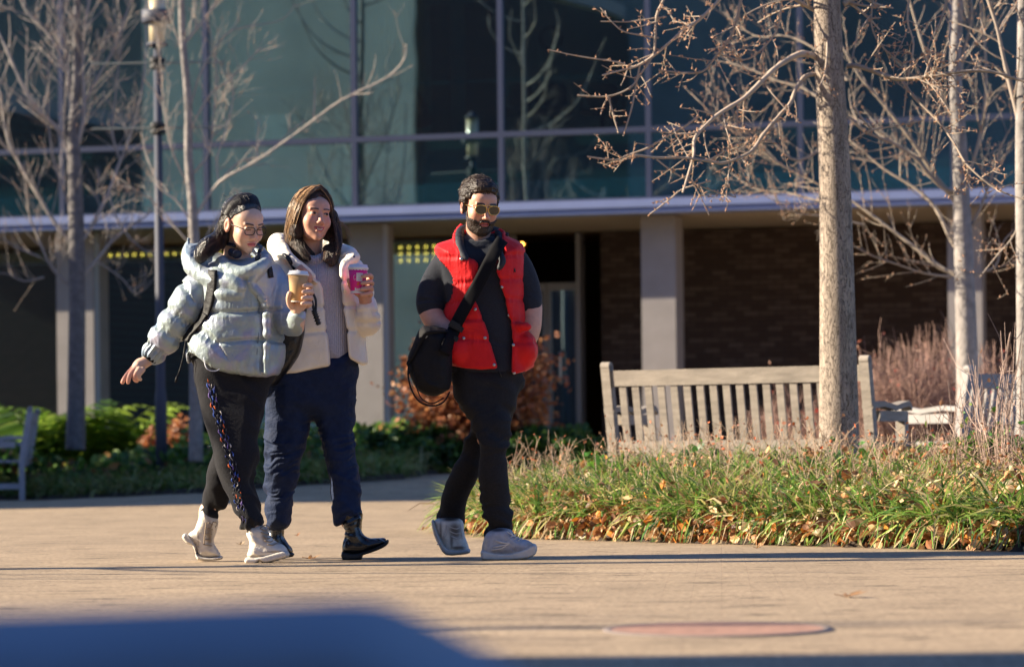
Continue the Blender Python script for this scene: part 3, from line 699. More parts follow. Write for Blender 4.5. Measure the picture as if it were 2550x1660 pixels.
    strands(G, 900, .0008, .0015, 33, lambda rg, u: np.array([.012, .009, .009])*rg.uniform(.5, 2.5), 12, .0008, length=(.75, 1)).build('slicked_strands', MATS['hair_strand'], hobj, True)
    rg = np.random.default_rng(8); mb = MB()
    for k in range(60):
        a = rg.uniform(-1.2, 1.2); q = np.array([.075*math.sin(a), -.03+rg.uniform(-.06, .06), .045+.08*math.cos(a)])
        e = q+np.array([rg.normal(0, .012), -.02+rg.normal(0, .02), rg.uniform(.002, .012)])
        mb.tube([hl(*q), hl(*((q+e)/2+[0, 0, .004])), hl(*e)], .0006, 3, cap=False, c=(.01, .008, .008))
    mb.build('flyaway', MATS['hair_strand'], hobj, True)
    # glasses
    g = MB()
    for sx in (-.031, .031):
        P = []
        for a in np.linspace(0, 2*np.pi, 25)[:-1]:
            c, sn = math.cos(a), math.sin(a); x = .0255*np.sign(c)*abs(c)**.65; z = .0175*np.sign(sn)*abs(sn)**.75
            P.append(hl(sx+x, .106-1.1*(sx+x)**2, -.001+z))
        g.tube(P+[P[0], P[1]], .0022, 6, cap=False); sg = np.sign(sx)
        g.tube([hl(sx+sg*.025, .1, .006), hl(sg*.066, .085, .008), hl(sg*.078, .03, .008), hl(sg*.08, -.005, .005)], .0016, 6)
    g.tube([hl(-.007, .106, .003), hl(0, .109, .005), hl(.007, .106, .003)], .0018, 6); g.build('glasses', BLKP, base, True)
    # jacket
    jm = mat('silver_iridescent', (.33, .38, .42), .45, metal=.3, bump=[(40, .12), (12, .25)], sheen=.1, spec=.4)
    nt = jm.node_tree; N = nt.nodes; b = N['Principled BSDF']
    n1 = N.new('ShaderNodeTexNoise'); n1.inputs['Scale'].default_value = 7; n1.inputs['Detail'].default_value = 3
    cr = N.new('ShaderNodeValToRGB'); cr.color_ramp.elements[0].position = .3; cr.color_ramp.elements[0].color = (.22, .33, .46, 1); cr.color_ramp.elements[1].position = .72; cr.color_ramp.elements[1].color = (.44, .38, .42, 1)
    for q, c in ((.42, (.30, .36, .42, 1)), (.5, (.33, .40, .39, 1)), (.6, (.33, .35, .47, 1))):
        e = cr.color_ramp.elements.new(q); e.color = c
    tcn = N.new('ShaderNodeTexCoord'); nt.links.new(tcn.outputs['Object'], n1.inputs[0]); nt.links.new(n1.outputs[0], cr.inputs[0]); nt.links.new(cr.outputs[0], b.inputs['Base Color'])
    jp = [(506, 670), (540, 645), (600, 645), (655, 640), (688, 660), (698, 700), (699, 760), (704, 830), (710, 872), (704, 910), (700, 960), (660, 985), (590, 970), (500, 940), (468, 900), (463, 858), (482, 815), (500, 780), (503, 730)]
    tor = fg.prism(jp, .02, .165, .14, 2); clip = fg.poly([(420, 600), (760, 600), (760, 900), (700, 920), (688, 932), (664, 940), (620, 935), (570, 927), (530, 915), (505, 898), (480, 884), (420, 870)], 0, 1)
    ra = fg.ch([(520, 692, .03, .072), (482, 737, .02, .08), (457, 778, .02, .081), (420, 828, .04, .076), (397, 860, .055, .062), (381, 880, .06, .045)])
    la = fg.ch([(672, 685, .03, .062), (700, 735, .0, .062), (712, 790, -.05, .064), (730, 806, -.10, .056), (743, 796, -.15, .047), (744, 782, -.18, .041)])
    hood = fg.ch([(565, 592, .15, .04), (525, 590, .12, .042), (495, 602, .09, .046), (478, 630, .05, .048), (480, 660, .0, .044), (510, 684, -.05, .036), (545, 700, -.09, .034), (580, 700, -.12, .036), (597, 716, -.14, .028)])
    hood2 = fg.ch([(560, 592, .15, .03), (620, 610, .14, .03), (655, 640, .09, .03), (668, 655, .03, .028)])
    hin = fg.ch([(500, 650, .07, .05), (540, 660, .05, .06)])
    col = fg.ch([(548, 640, -.03, .024), (560, 662, -.085, .024), (600, 680, -.13, .028), (640, 668, -.13, .026), (660, 655, -.08, .022), (662, 645, -.02, .02)])
    plk = fg.ch([(655, 668, -.12, .016), (632, 690, -.135, .017), (626, 708, -.135, .016), (645, 730, -.145, .014), (661, 760, -.148, .014), (665, 830, -.148, .014), (662, 930, -.14, .012)])
    flap = fg.ch([(546, 732, -.125, .02), (570, 735, -.135, .02), (598, 733, -.14, .018)])
    f1 = U([tor, ra, la, hood, hood2, hin, col, plk, flap], .012)
    carve = U([fg.ch([(535, 600, -.02, .04), (510, 622, -.07, .035), (500, 640, -.09, .028), (560, 610, .0, .05)])], .02)
    def jk(P):
        d = f1(P); c = poly_sd(clip, P[:, 0], P[:, 2]); m = P[:, 0] > p(462, 0)[0]; d = smax(d, np.where(m & (P[:, 1] > D-.2), c, -1), .02)
        d = smax(d, -carve(P), .01)
        slit = cone(p(556, 800, -.17), p(535, 872, -.17), .012, .012)[0](P); d = smax(d, -slit, .01)
        return smax(d, -(hcup(P)-.004), .004)
    jk.lo, jk.hi = f1.lo, f1.hi
    pz = puffer(fg, (783, 860), .014, .011, 60, .004)
    ua = p(520, 692, .03); ub = p(381, 880, .06); dirn = (ub-ua)/np.linalg.norm(ub-ua)
    def dj(V, n):
        x, z = V[:, 0], V[:, 2]; t = (V-ua)@dirn; arm = x < p(470, 0)[0]+.0; arm = arm | ((t > .02) & (x+(z-p(0, 790)[2])*.6 < p(500, 0)[0]))
        d = np.full(len(V), 9.)
        for a in (.10, .215, .325, .40): d = np.minimum(d, np.abs(t-a-.012*np.sin(V[:, 1]*20+a*30)))
        c = ridge(V*48)**2*np.exp(-d/.03); ga = .017*(1-np.exp(-(d/.02)**2))-.013+.007*c+.006*(fbm(V*11+1, 2)-.37)
        cuff = ((t > .40)*.004*np.sin(np.arctan2(V[:, 1]-ub[1], (V-ub)@np.cross(dirn, [0, 1, 0]))*14))
        hd = ((z > p(0, 705)[2]) & (x < p(560, 0)[0]))
        other = x > p(699, 0)[0]
        g = pz(V, n); g = np.where(other, folds(V, n, 24, .014, .3, 6.), g); g = np.where(hd, folds(V, n, 16, .012, .5, 9.)+.003*(ridge(V*40)-.5), g)
        hem = bell(z, p(0, 925)[2], .03)*.003*np.sin(x*160)
        return np.where(arm & ~hd, ga+cuff, g+hem)
    jo = sdf_obj('puffer_jacket', jk, .0042, jm, base, disp=dj)
    ck = mat('black_rib', (.006, .006, .006), .85, bump=(200, .5), spec=.2)
    fc = U([fg.ch([(386, 880, .06, .04), (366, 898, .045, .0355)], False)], 0)
    def cf(P):
        t = (P-ub)@dirn; return smax(smax(fc(P), t-.032, .004), -t-.02, .004)
    cf.lo, cf.hi = fc.lo, fc.hi
    sdf_obj('cuff', cf, .003, ck, jo)
    sm = MB()
    for q in ((843, 823), (966, 823), (1055, 752), (1180, 890), (1160, 1445)):
        P = front(jk, 280+q[0]/3.098, 460+q[1]/3.098, D); disc(sm, P+[0, -.002, 0], (.1, -1, .05), .007, .003)
    P = front(jk, 640, 938, D); sm.box(P[0]-.003, P[0]+.003, P[1]-.01, P[1]-.006, P[2]-.035, P[2]-.012); sm.build('snap', METAL, jo, True)
    zt = mat('zipper_tape', (.10, .13, .16), .5)
    z = MB(); zp = [(641, 735), (645, 780), (644, 830), (640, 880), (637, 932)]; z.tube([front(jk, a, b, D)+np.array([0, -.002, 0]) for a, b in catmull(zp, 5, False)], .0025, 5); z.build('zipper', zt, jo, True)
    # headphones (resting round the neck)
    hp = empty('headphones', p(600, 645, -.06), 'navy over-ear headphones resting round the neck of the woman in silver', 'headphones')
    nb = mat('navy_plastic', (.008, .012, .03), .5, spec=.35)
    cups = U([ell(p(590, 633, -.08), (.026, .015, .022), head_axes(38, 20)), ell(p(578, 628, -.065), (.02, .018, .02))], .015); sdf_obj('ear_cup', cups, .003, nb, hp)
    sdf_obj('ear_cup', U([ell(p(642, 640, -.075), (.014, .012, .022), head_axes(60, 20))], .01), .003, nb, hp)
    mb = MB(); mb.tube(catmull([p(585, 612, -.06), p(562, 605, .02), p(575, 600, .09), p(620, 605, .09), p(650, 615, .02), p(646, 625, -.07)], 6, False), .009, 8); mb.build('headband', nb, hp, True)
    # joggers
    tm = mat('black_fleece', (.017, .017, .020), .9, var=.25, varscale=200, bump=[(60, .2), (420, .4)], spec=.15, sheen=.08)
    fr = fg.prism([(486, 900), (560, 905), (663, 920), (664, 951), (657, 1011), (645, 1080), (648, 1130), (646, 1178), (638, 1200), (650, 1242), (658, 1280), (658, 1302), (640, 1312), (618, 1322), (600, 1296), (577, 1250), (556, 1205), (541, 1164), (517, 1079), (491, 975)],
                  [(900, .02), (1000, -.01), (1150, -.06), (1200, -.06), (1300, -.09)], .095, .075)
    hp2 = fg.prism([(488, 880), (700, 880), (668, 960), (655, 1030), (640, 1080), (600, 1120), (540, 1080), (505, 1010), (488, 930)], .04, .13, .1)
    bk = fg.ch([(620, 960, .05, .085), (592, 1060, .06, .078), (566, 1140, .08, .067), (546, 1200, .1, .062), (533, 1245, .125, .057), (526, 1268, .13, .043), (519, 1276, .13, .038)])
    f2 = U([fr, hp2, bk], .012)
    def dtr(V, n):
        z = V[:, 2]; k = bell(z, p(0, 1195)[2], .09)*1.2+bell(z, p(0, 1300)[2], .07)*1.4+bell(z, p(0, 940)[2], .05)*.6+.3
        rib = (z < p(0, 1296)[2])*.003*np.sin(V[:, 0]*220)
        return folds(V, n, 13, .036, .5, 21.)*np.minimum(k, 1.4)+rib
    to = sdf_obj('joggers', f2, .0045, tm, base, disp=dtr)
    # braided side stripe
    rg = np.random.default_rng(31); mb = MB(); line = catmull([(521, 908), (525, 950), (533, 1000), (546, 1045), (558, 1085), (569, 1125), (583, 1170), (588, 1205), (592, 1240), (603, 1275), (613, 1315)], 12, False)
    pal = [(.02, .03, .16), (.012, .012, .03), (.16, .10, .32), (.55, .10, .02), (.5, .45, .42), (.03, .08, .35), (.01, .01, .012), (.1, .07, .2)]
    T = np.gradient(line, axis=0); T /= np.linalg.norm(T, axis=1, keepdims=True); Nn = np.stack([-T[:, 1], T[:, 0]], 1)
    for ln, off in enumerate((-8, -2.5, 3, 8)):
        for k in range(ln % 3, len(line)-5, 3):
            sg = 1 if (k//3+ln) % 2 else -1
            Q = [line[min(k+m, len(line)-1)]+Nn[k]*(off+sg*w_) for m, w_ in ((0, -1.2), (1, 1.2), (2, 2.0), (3, 1.4), (4, -1.2))]
            P = [front(f2, *q, D)+np.array([0, -.0015, 0]) for q in Q]; cc = pal[rg.integers(len(pal))] if rg.random() < .62 else (.012, .013, .025)
            mb.tube(P, [.0015, .003, .0036, .003, .0015], 5, c=cc)
    mb.build('braided_stripe', mat('braid', rough=.6, attr=True, spec=.35), to, True)
    # boots
    cm = mat('cream_leather', (.56, .49, .41), .5, attr=True, var=.08, varscale=30, bump=[(120, .2), (30, .3)]); cs = mat('cream_sole', (.60, .55, .48), .6, bump=(90, .3)); lc = mat('lace', (.30, .23, .16), .8)
    def boot(outline, sole, dy, hd, laces, label, lug, bl=None):
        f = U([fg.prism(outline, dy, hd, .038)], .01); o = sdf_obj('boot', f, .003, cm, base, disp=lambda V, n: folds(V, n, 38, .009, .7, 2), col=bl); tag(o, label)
        f3 = fg.prism(sole, dy, hd+.007, .012, 2); f3u = U([f3], 0)
        sdf_obj('sole', f3u, .003, cs, o)
        mb = MB()
        for L in laces: mb.tube([front(f, a, b, D, dy-.2, dy+.2, .003)+np.array([0, -.003, 0]) for a, b in catmull(L, 4, False)], .0026, 5)
        mb.build('laces', lc, o, True)
    boot([(619, 1318), (640, 1304), (668, 1308), (677, 1330), (690, 1345), (712, 1356), (720, 1372), (700, 1385), (625, 1390), (626, 1350)],
         [(616, 1400), (617, 1385), (640, 1384), (680, 1374), (710, 1366), (722, 1370), (724, 1382), (705, 1390), (665, 1400), (652, 1394), (640, 1402)], -.1, .046,
         [[(648, 1314), (660, 1320), (668, 1316)], [(650, 1324), (664, 1330), (673, 1325)], [(655, 1335), (668, 1340), (678, 1334)], [(660, 1345), (674, 1348), (684, 1342)], [(666, 1354), (680, 1356), (692, 1350)], [(652, 1312), (662, 1306), (670, 1314)]], 'front cream lace-up boot planted heel first', 1, blobs(fg, -.1, (.72, .65, .55), [(662, 1330, 9, 22, (.30, .25, .2)), (690, 1372, 36, 2.5, (.30, .25, .2)), (636, 1383, 26, 2.5, (.3, .25, .2)), (690, 1352, 14, 3, (.42, .36, .3))]))  # recess behind the laces shaded in colour, dark line above the sole
    boot([(494, 1270), (505, 1268), (535, 1292), (534, 1320), (526, 1350), (541, 1378), (538, 1388), (490, 1388), (483, 1362), (466, 1345), (462, 1330), (480, 1315)],
         [(446, 1338), (456, 1328), (470, 1340), (484, 1362), (486, 1382), (520, 1389), (546, 1385), (546, 1394), (520, 1397), (486, 1396), (480, 1378), (474, 1362), (458, 1354)], .12, .044,
         [[(518, 1300), (530, 1306)], [(514, 1314), (530, 1318)], [(510, 1328), (527, 1330)], [(508, 1342), (526, 1344)], [(508, 1355), (528, 1358)], [(530, 1300), (524, 1320), (524, 1350)], [(530, 1298), (540, 1302), (536, 1312)], [(514, 1300), (510, 1330), (508, 1356)]], 'rear cream lace-up boot, heel lifted off the paving', 1, blobs(fg, .12, (.70, .63, .53), [(523, 1328, 8, 34, (.26, .21, .16)), (515, 1386, 30, 2.5, (.3, .25, .2)), (496, 1320, 2.5, 40, (.36, .3, .24))]))  # shade of the lace gap painted in, dark sole line
    # backpack
    bm = mat('black_nylon', (.007, .007, .009), .6, bump=[(160, .3), (24, .4)], spec=.3)
    bp = empty('backpack', p(480, 900, .15), 'black backpack on the back of the woman in the silver jacket', 'backpack')
    fbp = U([fg.prism([(470, 700), (560, 690), (620, 720), (620, 900), (500, 918), (466, 905), (452, 870), (448, 845), (462, 780)], .27, .1, .07)], 0)
    sdf_obj('pack_body', fbp, .0045, bm, bp, disp=lambda V, n: folds(V, n, 22, .008, .5))
    st = ribbon_on(U([tor, ra], .02), [(530, 672), (528, 710), (520, 755), (505, 792)], 23, D, .006, .006, 26, 4); st.build('shoulder_strap', bm, bp, True)
    st = ribbon_on(U([tor], .02), [(510, 780), (492, 806), (470, 832), (462, 850)], 17, D, .006, .012, 20, 4); st.build('lower_strap', bm, bp, True)
    st = ribbon_on(U([tor, la], .02), [(664, 648), (672, 668), (676, 692)], 13, D, .005, .006, 12, 3); st.build('shoulder_strap', bm, bp, True)
    mb = MB(); mb.tube([p(462, 850, -.05), p(456, 890, -.04), p(448, 920, -.03), (p(438, 948, -.02))], .0035, 6); mb.tube([p(442, 935, -.025), p(437, 951, -.02)], .006, 6); mb.build('loose_strap', bm, bp, True)
    wl = MB(); wl.tube(catmull([front(jk, 508, 890, D)+[0, -.01, 0], p(512, 912, -.17), p(522, 922, -.17), p(538, 923, -.16), p(547, 918, -.15)], 5, False), .0022, 5); wl.build('cord', mat('white_cord', (.6, .6, .65), .5), jo, True)
    cup('paper_cup', p(743, 684, hd), p(740, 752, hd), .0465*24.5/24.8, .030, mat('kraft_paper', (.50, .30, .13), .7, var=.06, varscale=60, stretch=(1, 1, .2)), 'tan takeaway cup with white lid held by the woman in silver')

def build_white():
    D = 14.15; fg = Fig(D); p = fg.p
    base = empty('person', p(770, 1390), 'smiling long-haired woman in an open white jacket and navy trousers, holding a pink cup', 'person')
    ho = p(778, 541, -.02); M = head_axes(27, -2, -4); s = 1.03
    hl = lambda x, y, z: ho+M@(np.array([x, y, z])*s)
    hd = -.2
    hand_cup = [fg.ch([(913, 775, -.12, .032), (911, 755, -.13, .028), (908, 735, -.14, .03), (905, 722, -.14, .028)])]
    for i, (y, r) in enumerate(((688, .0095), (704, .0105), (718, .0105), (731, .0095))):
        hand_cup.append(fg.ch([(914, y+9, -.13, r+.002), (925-abs(i-1), y+3, -.15, r+.001), (923-abs(i-1), y-2, -.2, r), (913, y-2+i, -.237, r*.95), (903-i, y+i, -.248, r*.85)]))
    hand_cup.append(fg.ch([(900, 735, -.14, .015), (884, 725, -.15, .013), (873, 710, -.17, .0115), (869, 698, -.19, .0105)]))
    hand_st = [fg.ch([(733, 735, -.1, .03), (738, 712, -.13, .027), (744, 694, -.15, .03), (750, 684, -.16, .026)])]
    for i in range(4):
        hand_st.append(fg.ch([(744+i*7, 680+i*3, -.165, .012), (748+i*7, 668+i*5, -.185, .011), (757+i*5, 672+i*6, -.205, .0105), (760+i*4, 684+i*5, -.2, .0095)]))
    hand_st.append(fg.ch([(736, 695, -.165, .014), (738, 678, -.185, .012), (750, 664, -.19, .0105)]))
    skinP = [head_prim(ho, M, s, 'smile'), fg.ch([(776, 575, .015, .054), (774, 600, .02, .05), (772, 630, .03, .056)]), fg.ch([(770, 655, .04, .07), (780, 760, .04, .09), (785, 900, .04, .09)]),
        fg.ch([(700, 665, .04, .04), (690, 790, .05, .04), (712, 800, -.03, .036), (733, 735, -.1, .03)]), tube(U(hand_st, .005, .02), p(748, 690, -.16), .1),
        fg.ch([(862, 665, .04, .04), (898, 780, .06, .04), (908, 815, -.02, .036), (913, 775, -.12, .032)]), tube(U(hand_cup, .005, .02), p(905, 725, -.18), .12),
        fg.ch([(740, 930, .03, .07), (712, 1130, .0, .04), (690, 1290, .08, .03), (688, 1350, .09, .03)]), fg.ch([(815, 930, .03, .07), (845, 1130, -.03, .04), (868, 1300, -.08, .035)])]
    fb = U(skinP, .014, .03)
    sdf_obj('body', fb, .0025, SKIN, base, col=lambda V: face_col(V, ho, M, s, (.58, .31, .215), (.46, .10, .10), (.06, .035, .025), 'smile', (.64, .17, .12)))
    # hair
    cap = U([ell((0, -.02, .052), (.086, .104, .086)), cone((-.066, -.015, .03), (-.075, .0, -.07), .034, .034), cone((.066, -.015, .03), (.075, .0, -.07), .03, .03), ell((0, -.07, -.02), (.085, .055, .1))], .025)
    def hair(P):
        q = ((P-ho)@M)/s; x, y, z = q.T; ax = np.abs(x); d = cap(q)
        part = x-.012; line = .095-.42*np.abs(part)-6.5*part**2
        d = smax(d, np.minimum(y-.028, line-z), .006)
        side = np.minimum(y-.036-.25*(z-.02)*0, .05-z); d = smax(d, side, .008)
        return smax(d, np.where((x < -.06), ((y-.0)/.016)**2*-.01+((z+.012)/.02)**2*-.01+.012, -1)*.8, .004)
    hair.lo, hair.hi = ho-.22, ho+.2
    hb = U([fg.ch([(745, 525, -.0, .033), (732, 560, -.01, .033), (728, 595, -.02, .032), (742, 622, -.05, .026), (765, 643, -.09, .016)]), fg.ch([(735, 590, .04, .04), (750, 630, -.02, .04), (785, 645, .05, .04)]),
            fg.ch([(826, 535, .03, .026), (834, 575, .02, .025), (836, 610, -.02, .024), (829, 640, -.07, .02), (826, 658, -.1, .01)]), fg.ch([(815, 620, -.04, .02), (812, 645, -.1, .015)])], .02)
    def hall(P): return smin(hair(P), hb(P), .02)
    hall.lo, hall.hi = np.minimum(hair.lo, hb.lo), np.maximum(hair.hi, hb.hi)
    hm = mat('dark_brown_hair', (.05, .028, .018), .42, spec=.4, stretch=(150, 150, 7), bump=(1.2, .5), var=.8, varscale=1)
    hobj = sdf_obj('hair', hall, .003, hm, base, disp=lambda V, n: .004*(ridge(np.stack([V[:, 0]*95, V[:, 1]*95, V[:, 2]*8], 1))-.45))
    def cL(rg, u):
        b = np.array([.05, .024, .014])
        if rg.random() < .55: b = np.array([.60, .38, .20])  # blond highlights, raised in colour to stand in for golden backlight
        elif rg.random() < .4: b = np.array([.15, .075, .04])
        return b*rg.uniform(.6, 1.3)
    def cD(rg, u): return np.array([.03, .017, .012])*rg.uniform(.5, 2)
    top = hl(.012, .045, .137)
    G = [[top, hl(-.03, .062, .115), hl(-.062, .06, .075), hl(-.08, .042, .03), hl(-.092, .02, -.03), p(722, 605, -.05), p(726, 640, -.06)],
         [top, hl(-.04, .045, .122), hl(-.078, .035, .08), hl(-.094, .015, .03), hl(-.104, .0, -.03), p(716, 600, -.03), p(716, 632, -.04)],
         [hl(.01, .0, .142), hl(-.05, .0, .125), hl(-.088, -.005, .075), hl(-.104, -.01, .02), hl(-.11, -.02, -.04), p(712, 600, .0), p(714, 625, -.01)]]
    hs = mat('hair_strand', rough=.4, attr=True, spec=.5)
    strands(G, 900, .001, .006, 13, cL, 12, .003, length=(.8, 1)).build('sunlit_blond_front', hs, hobj, True)
    G = [[top, hl(.035, .06, .112), hl(.064, .055, .072), hl(.08, .04, .02), p(838, 580, -.06), p(840, 620, -.08), p(830, 655, -.11)],
         [top, hl(.05, .04, .12), hl(.082, .03, .07), hl(.094, .015, .01), p(846, 585, -.0), p(846, 615, -.04), p(838, 655, -.08)]]
    strands(G, 420, .001, .006, 14, lambda rg, u: cL(rg, u) if rg.random() < .3 else cD(rg, u), 12, .003, length=(.8, 1)).build('side_lock', hs, hobj, True)
    tp = [hl(.012, y, .142-abs(y-.0)*.25) for y in (.03, -.01, -.05)]
    G = [[tp[0], hl(-.05, .03, .125), hl(-.09, .01, .06), hl(-.1, -.01, -.0), hl(-.1, -.02, -.06)], [tp[1], hl(-.05, -.02, .128), hl(-.09, -.03, .06), hl(-.1, -.04, -.0), hl(-.1, -.05, -.06)], [tp[2], hl(-.04, -.08, .115), hl(-.07, -.1, .06), hl(-.08, -.11, .0), hl(-.08, -.11, -.06)]]
    strands(G, 420, .001, .005, 19, lambda rg, u: cL(rg, u) if rg.random() < .5 else cD(rg, u), 12, .002, length=(.7, 1)).build('crown_strands', hs, hobj, True)
    G = [[tp[0], hl(.05, .03, .122), hl(.085, .01, .06), hl(.095, -.01, -.0), hl(.098, -.02, -.06)], [tp[1], hl(.05, -.02, .125), hl(.085, -.03, .06), hl(.095, -.04, -.0), hl(.1, -.05, -.06)]]
    strands(G, 260, .001, .005, 20, cD, 12, .002, length=(.7, 1)).build('crown_strands', hs, hobj, True)
    G = [[p(742, 590, -.05), p(738, 610, -.07), p(750, 632, -.1), p(772, 652, -.12)], [p(752, 590, -.05), p(752, 620, -.09), p(768, 645, -.12), p(778, 656, -.12)]]
    strands(G, 260, .001, .008, 15, cD, 9, .003).build('side_lock', hs, hobj, True)
    G = [[p(842, 560, .0), p(860, 560, .02), p(876, 585, .02), p(872, 610, .0)], [p(845, 545, .0), p(856, 565, .02), p(864, 590, .02), p(852, 615, .0)]]
    strands(G, 26, .0006, .012, 16, lambda rg, u: np.array([.25, .16, .09]), 10, .006).build('wisp', hs, hobj, True)
    # sweater
    swm = mat('grey_rib_knit', (.46, .44, .50), .9, var=.12, varscale=120, bump=(260, .4), sheen=.3)
    nt = swm.node_tree; N = nt.nodes; wv = N.new('ShaderNodeTexWave'); wv.bands_direction = 'X'; wv.inputs['Scale'].default_value = 36; tcn = N.new('ShaderNodeTexCoord'); nt.links.new(tcn.outputs['Object'], wv.inputs[0])
    bp_ = N.new('ShaderNodeBump'); bp_.inputs['Strength'].default_value = .8; bp_.inputs['Distance'].default_value = .004; nt.links.new(wv.outputs[1], bp_.inputs['Height']); nt.links.new(bp_.outputs[0], N['Principled BSDF'].inputs['Normal'])
    tor = fg.prism([(745, 632), (762, 640), (782, 643), (804, 638), (850, 650), (868, 700), (870, 800), (872, 890), (860, 915), (800, 915), (720, 900), (700, 780), (700, 670)], .03, .13, .11)
    nk = fg.ch([(745, 632, .03, .014), (762, 642, -.04, .013), (782, 647, -.06, .012), (803, 640, -.04, .013), (812, 630, .03, .014)])
    fsw = U([tor, nk], .02)
    sdf_obj('sweater', fsw, .0042, swm, base, disp=lambda V, n: folds(V, n, 12, .010, .3, 6))
    # jacket
    jm = mat('cream_white_nylon', (.87, .79, .66), .45, var=.04, varscale=14, bump=[(60, .25), (12, .3)], sheen=.2)
    outp = [(668, 640), (700, 628), (745, 640), (800, 645), (850, 630), (885, 645), (898, 680), (908, 740), (912, 800), (911, 860), (908, 950), (800, 990), (700, 980), (660, 900), (660, 780), (658, 690)]
    body_ = fg.prism(outp, .04, .165, .14, 2)
    la = fg.ch([(876, 672, .04, .06), (898, 730, .05, .062), (908, 788, .02, .064), (914, 802, -.04, .06), (915, 788, -.08, .052), (913, 770, -.12, .044)])
    ra = fg.ch([(700, 672, .04, .062), (684, 735, .05, .062), (692, 790, .03, .06), (714, 785, -.04, .052), (728, 752, -.08, .045)])
    hdp = fg.ch([(690, 616, .1, .045), (696, 612, .04, .042), (694, 622, -.03, .036), (706, 634, -.08, .024)])
    hdb = fg.ch([(692, 605, .1, .045), (740, 615, .16, .05), (810, 625, .16, .05), (862, 635, .09, .042), (872, 636, .03, .034)])
    lapL = fg.ch([(704, 612, -.03, .022), (716, 634, -.1, .018), (738, 655, -.13, .017), (768, 676, -.14, .016), (790, 700, -.142, .014)])
    lapR = fg.ch([(856, 640, -.02, .026), (872, 636, -.07, .024), (884, 640, -.09, .018), (862, 655, -.1, .018), (852, 680, -.12, .016), (856, 720, -.135, .014)])
    f1 = U([body_, la, ra, hdp, hdb, lapL, lapR], .014)
    op = fg.poly([(712, 560), (735, 625), (764, 655), (786, 682), (806, 722), (812, 770), (814, 800), (822, 857), (830, 960), (875, 960), (872, 892), (866, 820), (858, 760), (852, 700), (846, 660), (838, 640), (850, 560)], 0, 1)
    clip = fg.poly([(640, 560), (960, 560), (960, 900), (900, 908), (872, 893), (828, 912), (780, 921), (740, 929), (700, 934), (640, 934)], 0, 1)
    def jk(P):
        d = f1(P); o = smax(poly_sd(op, P[:, 0], P[:, 2]), P[:, 1]-(D+.06), .02)
        d = smax(d, -o, .016); c = poly_sd(clip, P[:, 0], P[:, 2]); d = smax(d, c, .016)
        return smax(d, -(fsw(P)+.0015), .002)
    jk.lo, jk.hi = f1.lo, f1.hi
    pz = puffer(fg, (708, 772, 838), .010, .011, 45, .003)
    def dj(V, n):
        x, z = V[:, 0], V[:, 2]; arm = x > p(880, 0)[0]
        dd = np.minimum.reduce([np.abs(z-p(0, yy)[2]-.01*np.sin(V[:, 1]*25)) for yy in (745, 785, 812)])
        return np.where(arm, .009*(1-np.exp(-(dd/.012)**2))-.008+.005*ridge(V*50)**2*np.exp(-dd/.02)+folds(V, n, 22, .008, .4, 2), pz(V, n))
    jo = sdf_obj('jacket', jk, .0042, jm, base, disp=dj)
    sn = mat('navy_snap', (.02, .025, .06), .3, spec=.7); sm = MB()
    for a, b in ((721, 634), (759, 657), (727, 660), (881, 639), (857, 652)):
        P = front(jk, a, b, D); disc(sm, P+[0, -.002, 0], (-.1, -1, .2), .0065, .003)
    sm.build('snap', sn, jo, True)
    # trousers
    tm = mat('navy_quilted', (.012, .022, .058), .75, var=.15, varscale=30, bump=[(70, .4), (14, .4)], spec=.2)
    hips = fg.prism([(664, 900), (760, 880), (882, 872), (886, 940), (884, 1000), (870, 1050), (800, 1060), (770, 1045), (700, 1060), (668, 1020), (663, 960)], .03, .135, .11)
    lf = fg.prism([(664, 930), (770, 940), (776, 1029), (768, 1080), (755, 1128), (742, 1190), (731, 1235), (724, 1290), (718, 1312), (700, 1320), (668, 1318), (659, 1300), (656, 1235), (658, 1128), (661, 1030)], [(930, .03), (1100, .0), (1320, .07)], .095, .075)
    rt = fg.prism([(770, 940), (884, 900), (886, 986), (883, 1093), (890, 1140), (898, 1182), (902, 1240), (903, 1283), (880, 1290), (850, 1302), (836, 1303), (829, 1240), (818, 1164), (800, 1093), (782, 1040)], [(930, .03), (1100, -.02), (1300, -.09)], .09, .07)
    ft = U([hips, lf, rt], .014)
    def dtr(V, n):
        z = V[:, 2]; k = bell(z, p(0, 1150)[2], .1)*1.2+bell(z, p(0, 1270)[2], .11)*1.3+.4
        return folds(V, n, 16, .026, .2, 51.)*np.minimum(k, 1.3)+folds(V, n, 40, .014, -.3, 18.)*k
    to = sdf_obj('trousers', ft, .0043, tm, base, disp=dtr)
    lt = mat('black_leather', (.006, .006, .007), .22, bump=[(36, .25), (200, .15)], spec=.6, coat=.3)
    sl = mat('black_rubber', (.012, .012, .012), .6)
    def boot(o, so, dy, hd2, label):
        f = U([fg.prism(a, dy, hd2, .035) for a in o], .012); b = sdf_obj('boot', f, .0034, lt, base, disp=lambda V, n: folds(V, n, 34, .008, .1, 3)*np.where(V[:, 2] > f.lo[2]+.07, 1, .3)); tag(b, label)
        sdf_obj('sole', U([fg.prism(so, dy, hd2+.006, .01, 2)], 0), .003, sl, b)
    boot([[(856, 1275), (902, 1270), (903, 1300), (906, 1325), (925, 1338), (955, 1335), (966, 1342), (962, 1356), (930, 1368), (905, 1378), (860, 1375), (857, 1350), (862, 1325)]],
         [(855, 1370), (880, 1374), (905, 1370), (930, 1362), (958, 1348), (968, 1340), (970, 1350), (955, 1362), (925, 1374), (906, 1380), (904, 1389), (880, 1392), (856, 1391)], -.1, .046, 'front black leather ankle boot with raised toe')
